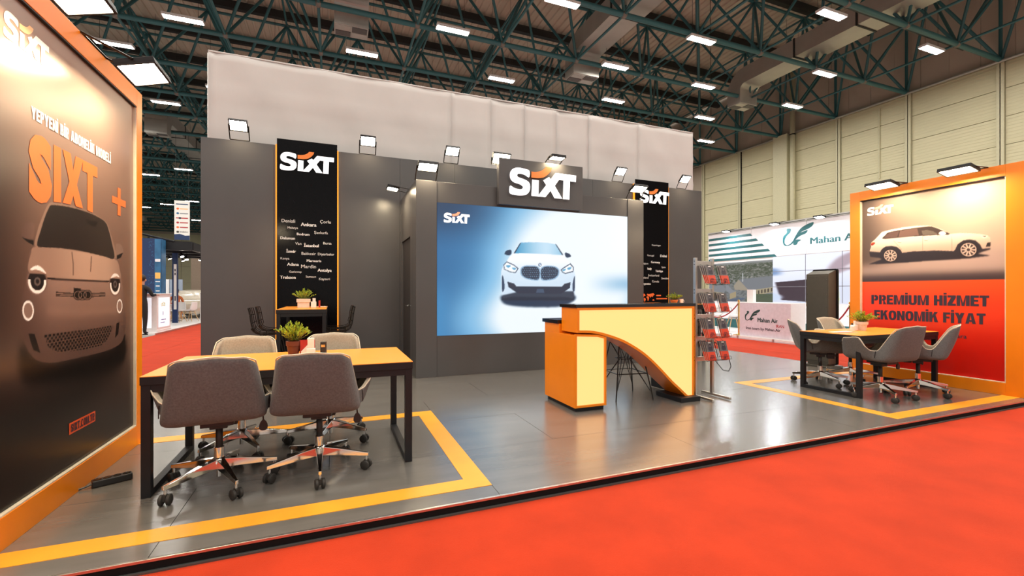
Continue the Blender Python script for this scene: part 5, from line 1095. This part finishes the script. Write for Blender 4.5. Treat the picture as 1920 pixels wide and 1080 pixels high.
# ---------------------------------------------------------------- the airline stand across the side aisle
mp = thing('airline_platform', 'low white platform of the airline stand across the side aisle', 'platform', (10.65, 9, -.06))
MB().box(0, 2.6, -4.5, 4.2, 0, .08).build('deck', M_white, mp); MB().box(-.004, .004, -4.5, 4.2, .0, .03).build('edge_strip', mat('pinkish_edge', (.6, .55, .6), .4), mp)
for y in (.35, -.75): MB().box(-.02, .03, y, y + .04, .02, .085).build('edge_clip', M_alu, mp)
mw = thing('airline_backwall', 'white exhibition back wall with teal stripes, bird emblem and photo prints', 'exhibition wall', (13.0, 9, 0.02))
fm = lambda a, b, c=0: (-.03 - c, a - 9, b - .02)      # a = world Y, b = world Z
for y0, y1 in ((12.72, 10.87), (10.87, 9.0), (9.0, 7.1), (7.1, 5.2)):
    MB().box(-.03, .03, y1 - 9 + .006, y0 - 9 - .006, 2.37, 3.34).build('header_panel', M_wprint, mw)
    MB().box(-.05, .03, y1 - 9, y0 - 9, 3.345, 3.42).build('top_rail', M_alu, mw)
    MB().box(-.054, -.05, y1 - 9 + .03, y0 - 9 - .03, 3.365, 3.385).build('rail_slot', M_purlin, mw)
MB().box(-.03, .03, -3.8, 3.72, 0, .30).build('teal_base', M_teal, mw)
for z, n in (((3.217, 3.136, 3.144, 3.232), 0), ((3.041, 2.956, 2.955, 3.046), 1), ((2.857, 2.765, 2.761, 2.857), 2), ((2.666, 2.581, 2.58, 2.669), 3), ((2.46, 2.379, 2.408, 2.486), 4)):
    yr = ((10.832, 10.908), (10.609, 10.69), (10.384, 10.47), (10.173, 10.25), (9.947, 10.025))[n]
    MB().flat([(12.69, 3.22 - .19 * n), (12.69, 3.135 - .19 * n), (yr[0], 3.135 - .19 * n), (yr[1], 3.22 - .19 * n)], fm, .003).build('teal_stripe', M_teal, mw, fix=False)
M_pic = mat('print_added_glow', (1, 1, 1), .35, attr='print', es=.55); M_pic2 = mat('print_added_glow_strong', (1, 1, 1), .35, attr='print', es=1.05)  # plain prints given a glow of their own to brighten them
fv = lambda a, b, c=0: (-.028 - c, 12.67 - 9 - a, .93 - .02 + b); picture('village_photo', pic_village(), fv, 2.58, 1.36, M_pic, mw)
fh = lambda a, b, c=0: (-.028 - c, 10.09 - 9 - a, .93 - .02 + b); picture('hand_photo', pic_hand(), fh, 4.8, 1.44, M_pic2, mw)
MB().box(-.026, .03, -3.8, 3.70, .30, .93).build('lower_panel', M_wprint, mw); MB().box(-.02, .03, -3.8, 3.70, .93, 2.37).build('core_panel', M_white, mw)
q = MB()
for y in (9.03, 8.0, 6.95): q.box(-.034, -.0285, y - 9 - .008, y - 9 + .008, .93, 2.37)
for z in (1.40, 1.88): q.box(-.034, -.0285, -3.8, 1.09, z - .008, z + .008)
q.build('panel_joints', mat('joint_grey', (.20, .20, .24), .5), mw)
for k in ('a', 'b', 'c'): MB().flat([(9.75 - a, 2.68 + b) for a, b in (crom(TR['M'][k], 3))], fm, .004).build('bird_emblem', M_teal, mw, fix=False)
text('Mahan Air', lambda a, b, c=0: fm(8.88 - a, 2.66 + b, c), 0, 0, 1.36, .19, M_teal, mw, .06, .004)
dk = thing('airline_desk', 'white airline desk with bird emblem and tour lettering on its front', 'counter', (10.76, 8.635, .02))
MB().box(0, .55, -.765, .765, 0, .945).build('desk_body', M_white, dk, bev=.004); MB().box(-.004, .0, -.76, .76, .02, .93).build('front_print', mat('lilac_white_print', (.66, .62, .70), .35), dk)
fd_ = lambda a, b, c=0: (-.005 - c, a - 8.635, b - .02)
sc_ = .40 / .80
for k in ('a', 'b', 'c'): MB().flat([(9.225 - (a - .0) * .50, .468 + b * .50) for a, b in crom(TR['M'][k], 3)], fd_, .002).build('bird_emblem', mat('dark_green_print', (.012, .05, .05), .4), dk, fix=False)
text('Mahan Air', lambda a, b, c=0: fd_(8.817 - a, .44 + b, c), 0, 0, .59, .115, mat('dark_green_print', (.012, .05, .05), .4), dk, .05)
text('IRAN', lambda a, b, c=0: fd_(8.27 - a, .325 + b, c), 0, 0, .22, .075, M_redp, dk, .03)
text('Iran tours by Mahan Air', lambda a, b, c=0: fd_(9.18 - a, .195 + b, c), 0, 0, 1.03, .10, M_dprint, dk, .03)
cs = MB().box(-.06, .06, -.10, .10, 0, .36, o=(11.1, 9.3, .965), R=Matrix.Identity(3)).build('display_box', M_white, bev=.004); tag(cs, 'small white upright box standing on the airline desk', 'box')
def stanchion(x, y, z, label):
    s = thing('stanchion', label, 'stanchion', (x, y, z))
    o = MB().lathe([(.16, 0), (.16, .012), (.05, .03), (.024, .05), (.024, .88), (.034, .885), (.034, .93), (.022, .94), (.02, .955)], 18).build('pole', M_brass, s); smooth_angle(o)
    MB().sphere((0, 0, .985), .036, 14, 8).build('finial', M_brass, s, smooth=True); return s
stanchion(10.86, 9.52, .02, 'brass rope stanchion left of the airline desk'); stanchion(10.92, 7.55, .02, 'brass rope stanchion between the airline desk and the kiosk'); stanchion(10.98, 6.60, .02, 'brass rope stanchion by the right orange poster frame'); stanchion(10.86, 11.1, .02, 'brass rope stanchion hidden behind the brochure rack')
def rope(a, b, label, sag):
    a = Vector(a); b = Vector(b); pts = [a.lerp(b, t) - Vector((0, 0, sag * 4 * t * (1 - t))) for t in np.linspace(0, 1, 15)]
    o = MB().tube(pts, .018, 7).build('velvet_rope', M_rope, smooth=True); tag(o, label, 'rope')
rope((10.86, 9.55, .91), (10.86, 11.07, .91), 'red velvet rope sagging to the left of the airline desk', .42)
rope((10.92, 7.52, .91), (10.98, 6.63, .91), 'red velvet rope between the two stanchions behind the kiosk', .42)
rope((10.98, 6.57, .91), (11.0, 5.3, .91), 'red velvet rope running behind the right orange poster frame', .40)
def shell_chair(name, label, loc, rz, legm):
    t = thing(name, label, 'chair', loc, rz); q = MB(); nx, ny = 8, 12; vs = []
    prof = crom([(.21, .0), (.12, -.012), (-.05, -.01), (-.16, .03), (-.20, .12), (-.225, .26), (-.24, .38)], 3, False)
    for y, z in prof:
        for k in range(nx + 1):
            u = -1 + 2 * k / nx; w = .235 - .06 * max(0, z / .38) ** 2; vs.append((u * w, y + .05 * u * u * min(1, max(0, z / .1)), .45 + z + .07 * abs(u) ** 2.5 * (1 - min(1, max(0, z) / .25))))
    m_ = len(prof); q.add(vs, [(a * (nx + 1) + i, a * (nx + 1) + i + 1, (a + 1) * (nx + 1) + i + 1, (a + 1) * (nx + 1) + i) for a in range(m_ - 1) for i in range(nx)])
    o = q.build('seat_shell', M_white, t, smooth=True); sd = o.modifiers.new('t', 'SOLIDIFY'); sd.thickness = .012
    for sx in (-1, 1):
        for sy in (-1, 1): MB().cyl((sx * .11, sy * .10, .44), (sx * .22, sy * .22, 0), .017, .011, n=8).build('leg', legm, t)
    MB().box(-.12, .12, -.11, .11, .425, .44).build('seat_mount', M_black, t); return t
sc1 = shell_chair('shell_chair', 'white shell chair with wooden legs behind the velvet rope, nearer the brochure rack', (11.45, 11.05, .02), R_(100), M_wood)
dup(sc1, (11.6, 10.35, .02), R_(60), 'white shell chair with wooden legs behind the velvet rope, nearer the airline desk')
dup(sc1, (12.3, 11.7, .02), R_(-60), 'white shell chair with wooden legs farthest back at the airline wall')
for k, (y, n) in enumerate(((11.6, 'over the teal stripes'), (9.78, 'left of the bird emblem'), (8.4, 'over the airline name'))):
    f = flood(12.98, y, 3.44, -PI / 2, .34, -.09, -12, 'cool white floodlight on the airline wall ' + n, w=.22, d=.16, lens=M_floodw); f['group'] = 'cool floodlights of the airline stand'

# ---------------------------------------------------------------- far stand on the left, seen past the tall poster
fp = thing('far_platform', 'low white platform of the far stand in the left gap', 'platform', (-5.06, 16.7, -.06)); MB().box(-7, 0, 0, 13, 0, .06).build('deck', M_white, fp); MB().box(0, .012, 0, 13, 0, .05).build('edge_strip', M_alu, fp)
fc = thing('white_info_counter', 'white backlit info counter at the corner of the far left stand', 'counter', (-5.08, 17.0, 0))
MB().box(-2.2, -.02, .02, 1.25, .06, 1.18).build('counter_body', M_white, fc); MB().box(-2.25, .01, -.01, 1.28, 1.18, 1.21).build('counter_top', M_white, fc, bev=.003)
MB().box(-2.2, .0, .0, 1.25, 0, .06).build('plinth', M_white, fc)
MB().add([(-.014, .14, .14), (-.014, 1.14, .14), (-.014, 1.14, 1.08), (-.014, .14, 1.08)], [(0, 1, 2, 3)]).build('lit_panel', M_wlit, fc, fix=False); MB().add([(-2.1, .014, .14), (-.16, .014, .14), (-.16, .014, 1.08), (-2.1, .014, 1.08)], [(0, 1, 2, 3)]).build('lit_panel', M_wlit, fc, fix=False)
my = mat('soft_yellow_print', (.55, .55, .22), .5); mb_ = mat('soft_blue_print', (.25, .30, .62), .5)
q = MB()
for k, (y, z, r) in enumerate(((.42, .86, .05), (.54, .88, .06), (.66, .86, .05))): q.tube([(-.012, y + r * math.cos(a), z + r * math.sin(a)) for a in np.linspace(0, 2 * PI, 11)[:-1]], .009, 4, closed=True)
q.build('printed_rings', my, fc); MB().box(-.0135, -.0125, .5, .56, .52, .64).build('printed_mark', mb_, fc)
MB().box(-.0135, -.0125, .36, .8, .36, .39).box(-.0135, -.0125, .30, .68, .27, .295).build('printed_lines', mb_, fc)
bn = thing('navy_pylon', 'tall navy and blue banner pylon behind the white info counter', 'banner', (-6.4, 20, 0)); MB().box(-.62, .53, .0, .5, 0, 3.22).build('pylon_body', M_navy, bn); MB().box(.531, .536, .02, .48, .05, 3.2).build('blue_face', M_blue, bn)
MB().box(.336, .525, -.006, 0, .05, 3.2).build('blue_face', M_blue, bn)
fr = lambda a, b, c=0: (.29 + a, -.007 - c, b)
for z, w, h, m in ((2.42, .16, .10, M_wprint), (1.86, .16, .22, mat('amber_print', (.85, .5, .12), .5)), (1.64, .14, .04, M_wprint), (1.48, .12, .04, M_wprint), (1.3, .12, .04, M_wprint), (1.02, .13, .16, mat('pinkish_print', (.7, .45, .45), .5))): MB().flat(rrect(w, h, .015, 2, .14, z), fr, .002).build('printed_badge', m, bn, fix=False)
q = MB(); rng = random.Random(2)
for i in range(40): x, z = rng.uniform(.1, .3), rng.uniform(1.3, 3.1); q.flat(rrect(.02, .03, .004, 1, x, z), lambda a, b, c=0: (a, -.003 - c, b))
q.build('printed_dots', M_blue, bn, fix=False)
cp = thing('canopy_truss', 'black flat canopy truss with spotlights over the far left stand', 'canopy', (-7.0, 20.5, 2.85))
for y in (0, 1.5, 3.0, 4.5): MB().box(-3.4, 1.95, y, y + .12, .0, .32).build('cross_beam', M_black, cp)
for x in (-3.4, -1.6, .1, 1.85): MB().box(x, x + .12, .121, 4.5, .02, .30).build('side_beam', M_black, cp)
MB().box(-3.3, 1.9, .13, 4.5, .33, .36).build('canopy_sheet', M_black, cp)
q = MB(); q.cyl((-1.2, 0, .32), (-1.2, 0, .95), .04, n=6).cyl((-.45, 0, .32), (-.45, 0, .78), .04, n=6).cyl((.6, 0, .32), (.6, 0, .52), .035, n=6).cyl((-1.2, 0, .95), (1.4, 0, .33), .04, n=6).cyl((-1.15, 0, .34), (-.5, 0, .76), .012, n=5).cyl((-.4, 0, .72), (.5, 0, .36), .012, n=5); q.build('gable_frame', M_black, cp)
sp0 = None
rng = random.Random(4)
for k in range(11):
    x, y = rng.uniform(-.1, 1.8), rng.uniform(.2, 4.2)
    if sp0 is None:
        sp0 = thing('spot_lamp', 'small round spotlight hanging under the black canopy truss', 'spotlight', (-7 + x, 20.5 + y, 2.85), 0, 'spotlights under the canopy')
        MB().cyl((0, 0, -.16), (.05, -.05, -.02), .06, .045, n=10).build('can', M_black, sp0); MB().cyl((-.008, .008, -.182), (-.004, .004, -.165), .06, n=10).build('lamp', M_spot, sp0)
    else: dup(sp0, (-7 + x, 20.5 + y, 2.85), rng.uniform(0, 6))
for x, y, lab in ((-8.7, 20.6, 'left'), (-5.2, 25.0, 'right')): MB().box(x + 7 - .06, x + 7 + .06, y - 20.5 - .06, y - 20.5 + .06, -2.85, 0).build('canopy_post', M_black, cp)
py = thing('slim_pylon', 'slim dark pylon with a white strip between white counter and shell chairs', 'banner', (-6.0, 22, 0)); MB().box(-.09, .09, 0, .12, 0, 2.86).build('body', M_navy, py); MB().box(-.035, .06, -.004, 0, .55, 2.4).build('white_strip', M_pw, py)
for z in (2.1, 1.95, 1.0, .9): MB().box(-.01, .03, -.006, -.004, z, z + .1).build('printed_square', M_dprint, py)
hs = thing('hanging_banner', 'white hanging banner with rows of partner logos high in the left gap', 'banner', (-7.90, 30.2, 4.2)); MB().box(-.36, .36, 0, .02, 0, 2.2).build('banner_cloth', M_pw, hs)
MB().prism([(-.36, -.001), (.36, -.001), (.36, .26), (.15, .24), (-.1, .33), (-.36, .30)], lambda a, b, c: (a, -.004 + c, b), .003).build('navy_foot', M_navy, hs)
fr = lambda a, b, c=0: (a, -.002 - c, b)
for k, (c1, c2) in enumerate(((M_navy, M_navy), (M_po, M_pp), (M_blue, mat('grey_print', (.25, .25, .28), .5)), (M_dprint, M_redp), (M_redp, M_redp), (M_po, M_redp), (M_kiosk, M_dprint))):
    z = 2.0 - .26 * k
    if k: MB().flat(rrect(.13, .11, .05, 2, -.2 + .1 * (k == 3), z), fr, .002).build('printed_mark', c1, hs, fix=False)
    if k < 6: MB().flat([(-.28 if k in (0, 3) else -.1, z - .03), (.28, z - .03), (.28, z + .03), (-.28 if k in (0, 3) else -.1, z + .03)], fr, .001).build('printed_line', c2, hs, fix=False)
    else: text('analytics', fr, -.1, z - .05, .38, .10, M_dprint, hs, .03, .002)
for x in (-.3, .3): MB().cyl((x, .01, 2.2), (x, .01, 6.0), .008, n=4).build('wire', M_purlin, hs)
fw = thing('far_booth_wall', 'white and blue panel wall of the far left stand', 'exhibition wall', (-8.4, 29.2, 0)); 
for k in range(5): MB().box(-2.2 + .6 * k, -1.62 + .6 * k, 0, .06, 0, 1.95).build('panel', M_wprint if k % 2 else mat('blue_grey_print', (.28, .34, .45), .5), fw)
bw = thing('brown_booth', 'plain brown booth wall at the far end of the left gap', 'exhibition wall', (-6.7, 31, 0)); MB().box(-.98, 3.5, 0, .1, 0, 3.4).build('wall', M_tan, bw)
for x in (-.42, -.12): MB().box(x, x + .06, -.004, 0, 1.9, 2.35).build('slot', M_black, bw)
fch = shell_chair('shell_chair', 'white shell chair with its back towards the red aisle in the far left stand', (-6.05, 22.6, 0), R_(160), M_wood)
dup(fch, (-5.75, 23.1, 0), R_(70), 'white shell chair turned sideways, right of the other in the far left stand')
ft_ = thing('round_table', 'small white round table beside the shell chairs in the far left stand', 'table', (-6.4, 23.5, 0)); MB().cyl((0, 0, .72), (0, 0, .74), .38, n=24).build('table_top', M_white, ft_); MB().cyl((0, 0, .02), (0, 0, .72), .03, n=10).cyl((0, 0, 0), (0, 0, .02), .22, n=18).build('pedestal', M_black, ft_)
wc = thing('white_cabinet', 'white display cabinet with grey screen at the right of the left gap', 'cabinet', (-5.35, 24.2, 0)); MB().box(-.3, .2, 0, .4, 0, 1.22).build('body', M_white, wc, bev=.004); MB().box(-.1, .15, -.006, 0, .85, 1.12).build('screen', mat('grey_screen', (.35, .42, .5), .2), wc)

# car on the far stand
car = thing('display_car', 'cream saloon car parked on the far left stand behind the white chairs', 'car', (-6.6, 27.4, 0), R_(-6))
side = [(-2.1, .35), (-2.15, .62), (-2.0, .78), (-1.2, .88), (-.6, .93), (1.6, .93), (2.05, .86), (2.15, .6), (2.1, .32)]
def loft(secs, name, m, par, sm_=True):
    q = MB(); n = len(secs[0]); q.v = [p for s in secs for p in s]; q.f = [(a * n + i, a * n + (i + 1) % n, (a + 1) * n + (i + 1) % n, (a + 1) * n + i) for a in range(len(secs) - 1) for i in range(n)] + [tuple(range(n))[::-1], tuple(range((len(secs) - 1) * n, len(secs) * n))]
    q.m = [0] * len(q.f); o = q.build(name, m, par); smooth_angle(o, .7); return o
def sec(y, w, z0, z1, k=.85): return [(-w * .9, y, z0), (w * .9, y, z0), (w, y, z0 + (z1 - z0) * .35), (w * .97, y, z0 + (z1 - z0) * .8), (w * k, y, z1), (-w * k, y, z1), (-w * .97, y, z0 + (z1 - z0) * .8), (-w, y, z0 + (z1 - z0) * .35)]
loft([sec(-2.2, .62, .35, .62), sec(-2.05, .82, .22, .76), sec(-1.4, .90, .20, .90), sec(-.5, .91, .18, .95), sec(1.0, .91, .18, .96), sec(1.9, .86, .22, .94), sec(2.2, .70, .35, .78)], 'body', M_carp, car)
loft([sec(-1.15, .74, .90, .93, .98), sec(-.35, .70, .92, 1.33, .82), sec(.5, .70, .92, 1.38, .82), sec(1.2, .68, .93, 1.28, .82), sec(1.9, .70, .90, .95, .98)], 'roof_shell', M_carp, car)
for s in (-1, 1):
    MB().add([(s * .745, -.85, .97), (s * .735, .05, .97), (s * .655, .05, 1.29), (s * .66, -.33, 1.26)], [(0, 1, 2, 3)]).build('side_window', M_glass, car); MB().add([(s * .735, .12, .97), (s * .73, 1.35, .97), (s * .655, 1.05, 1.25), (s * .655, .12, 1.29)], [(0, 1, 2, 3)]).build('side_window', M_glass, car)
    for y in (-1.35, 1.35):
        w_ = MB().cyl((s * .72, y, .31), (s * .90, y, .31), .31, n=20).build('wheel', M_rubber, car); MB().cyl((s * .90, y, .31), (s * .912, y, .31), .20, n=14).build('rim', M_chrome, w_)
    MB().box(s * .5 - .13, s * .5 + .13, -2.17, -2.08, .55, .66).build('headlight', M_chrome, car); MB().box(s * .55 - .12, s * .55 + .12, 2.14, 2.2, .62, .74).build('tail_light', M_redp, car)
MB().add([(-.62, -1.0, .97), (.62, -1.0, .97), (.54, -.40, 1.29), (-.54, -.40, 1.29)], [(0, 1, 2, 3)]).build('windscreen', M_glass, car)
MB().box(-.4, .4, -2.19, -2.1, .32, .46).build('grille', M_black, car)

# people (both mostly hidden in the photograph)
def skin_mesh(name, verts, edges, mats, par, sub=2, root=0):
    me = bpy.data.meshes.new(name); me.from_pydata([v[:3] for v in verts], edges, []); me.materials.append(mats); o = link(name, me, par)
    sk = o.modifiers.new('skin', 'SKIN'); sk.use_smooth_shade = True
    if not me.skin_vertices: bm = bmesh.new(); bm.from_mesh(me); bm.verts.layers.skin.verify(); bm.to_mesh(me); bm.free()
    for i, v in enumerate(verts): me.skin_vertices[0].data[i].radius = (v[3], v[4] if len(v) > 4 else v[3]); me.skin_vertices[0].data[i].use_root = (i == root)
    sb = o.modifiers.new('sub', 'SUBSURF'); sb.levels = sub; sb.render_levels = sub; return o
def head(par, loc, rz=0.):
    t = skin_mesh('head', [(0, 0, -.16, .055), (0, 0, -.06, .055), (0, .01, .0, .088, .08), (0, .005, .07, .094, .088), (0, -.005, .12, .07)], [(0, 1), (1, 2), (2, 3), (3, 4)], M_skin, par, 2, 1)
    t.location = loc; t.rotation_euler = (0, 0, rz)
    MB().sphere((0, -.02, .075), .108, 16, 10, sz=1.02).build('hair', M_hair, t, smooth=True); h = t.children[0]; h.location = (0, -.012, .015)
    MB().prism([(-.012, -.01), (.012, -.01), (.006, .04), (-.006, .04)], lambda a, b, c: (a, .085 + c, b), .022).build('nose', M_skin, t)
    for s in (-1, 1): MB().sphere((s * .032, .086, .035), .011, 8, 6).build('eye', M_wprint, t, smooth=True); MB().sphere((s * .094, 0, .02), .022, 8, 6, sz=1.5).build('ear', M_skin, t, smooth=True)
    MB().box(-.022, .022, .084, .092, -.035, -.028).build('mouth', M_redp, t); return t
def hand(par, loc, rx, rz, s=1):
    t = skin_mesh('hand', [(0, 0, 0, .026, .018), (0, .04, 0, .034, .016), (0, .085, -.004, .036, .013)], [(0, 1), (1, 2)], M_skin, par, 1); t.location = loc; t.rotation_euler = (rx, 0, rz)
    for k, (x, L) in enumerate(((-.028, .062), (-.010, .075), (.010, .072), (.027, .056))): skin_mesh('finger', [(x, .075, 0, .0085), (x * 1.1, .085 + L * .45, -.004, .0082), (x * 1.12, .085 + L * .8, -.018, .0075), (x * 1.1, .085 + L, -.030, .006)], [(0, 1), (1, 2), (2, 3)], M_skin, t, 1)
    skin_mesh('thumb', [(s * .02, .02, 0, .011), (s * .048, .05, -.008, .010), (s * .056, .085, -.016, .008)], [(0, 1), (1, 2)], M_skin, t, 1); return t
p1 = thing('person', 'person in black clothes leaning on the white info counter, mostly hidden by the left poster', 'person', (-5.41, 16.72, -.06), R_(-18))
skin_mesh('body', [(0, 0, .95, .15, .12), (0, .01, 1.15, .14, .11), (0, .03, 1.35, .17, .12), (0, .04, 1.47, .09), (0, .05, 1.54, .055),
    (.10, 0, .88, .10), (.11, .02, .48, .065), (.12, -.02, .10, .045), (.13, .10, .05, .045, .04), (-.10, 0, .88, .10), (-.14, .04, .48, .065), (-.17, -.02, .10, .045), (-.18, .10, .05, .045, .04),
    (.19, .04, 1.42, .065), (.27, .10, 1.20, .048), (.22, .30, 1.24, .036), (-.19, .04, 1.42, .065), (-.27, .04, 1.16, .048), (-.24, .16, .95, .036)],
    [(0, 1), (1, 2), (2, 3), (3, 4), (0, 5), (5, 6), (6, 7), (7, 8), (0, 9), (9, 10), (10, 11), (11, 12), (3, 13), (13, 14), (14, 15), (3, 16), (16, 17), (17, 18)], M_cloth, p1)
head(p1, (0, .06, 1.66)); hand(p1, (.215, .31, 1.235), 0, R_(10), -1); hand(p1, (-.235, .17, .93), R_(-60), 0, 1)
for x in (.13, -.18): MB().prism([(-.045, -.09), (.045, -.09), (.05, .1), (.03, .19), (-.03, .19), (-.05, .1)], lambda a, b, c, x=x: (x + a, b + .02, c), .05).build('shoe', M_black, p1, bev=.012); MB().prism([(-.047, -.092), (.047, -.092), (.052, .1), (.03, .195), (-.03, .195), (-.052, .1)], lambda a, b, c, x=x: (x + a, b + .02, c), .015).build('shoe_sole', M_pw, p1)
st2 = dup(fch, (-6.6, 24.4, 0), R_(188), 'white shell chair under the dark haired seated person in the far left stand')
p2 = thing('person', 'dark haired person in orange top seated before the cream car, back turned', 'person', (-6.6, 24.4, 0), R_(8))
skin_mesh('body', [(0, -.02, .56, .15, .13), (0, -.05, .75, .14, .11), (0, -.05, .95, .17, .12), (0, -.03, 1.06, .09), (0, -.02, 1.13, .055), (.10, .08, .55, .085), (.12, .42, .54, .062), (.12, .44, .12, .045), (.12, .52, .05, .042), (-.10, .08, .55, .085), (-.12, .42, .54, .062), (-.12, .44, .12, .045), (-.12, .52, .05, .042), (.19, -.02, 1.0, .06), (.25, .06, .78, .046), (.16, .30, .66, .036), (-.19, -.02, 1.0, .06), (-.25, .06, .78, .046), (-.16, .30, .66, .036)],
    [(0, 1), (1, 2), (2, 3), (3, 4), (0, 5), (5, 6), (6, 7), (7, 8), (0, 9), (9, 10), (10, 11), (11, 12), (3, 13), (13, 14), (14, 15), (3, 16), (16, 17), (17, 18)], M_clotho, p2)
head(p2, (0, -.01, 1.24)); hand(p2, (.155, .30, .655), R_(-10), R_(20), -1); hand(p2, (-.155, .30, .655), R_(-10), R_(-20), 1)
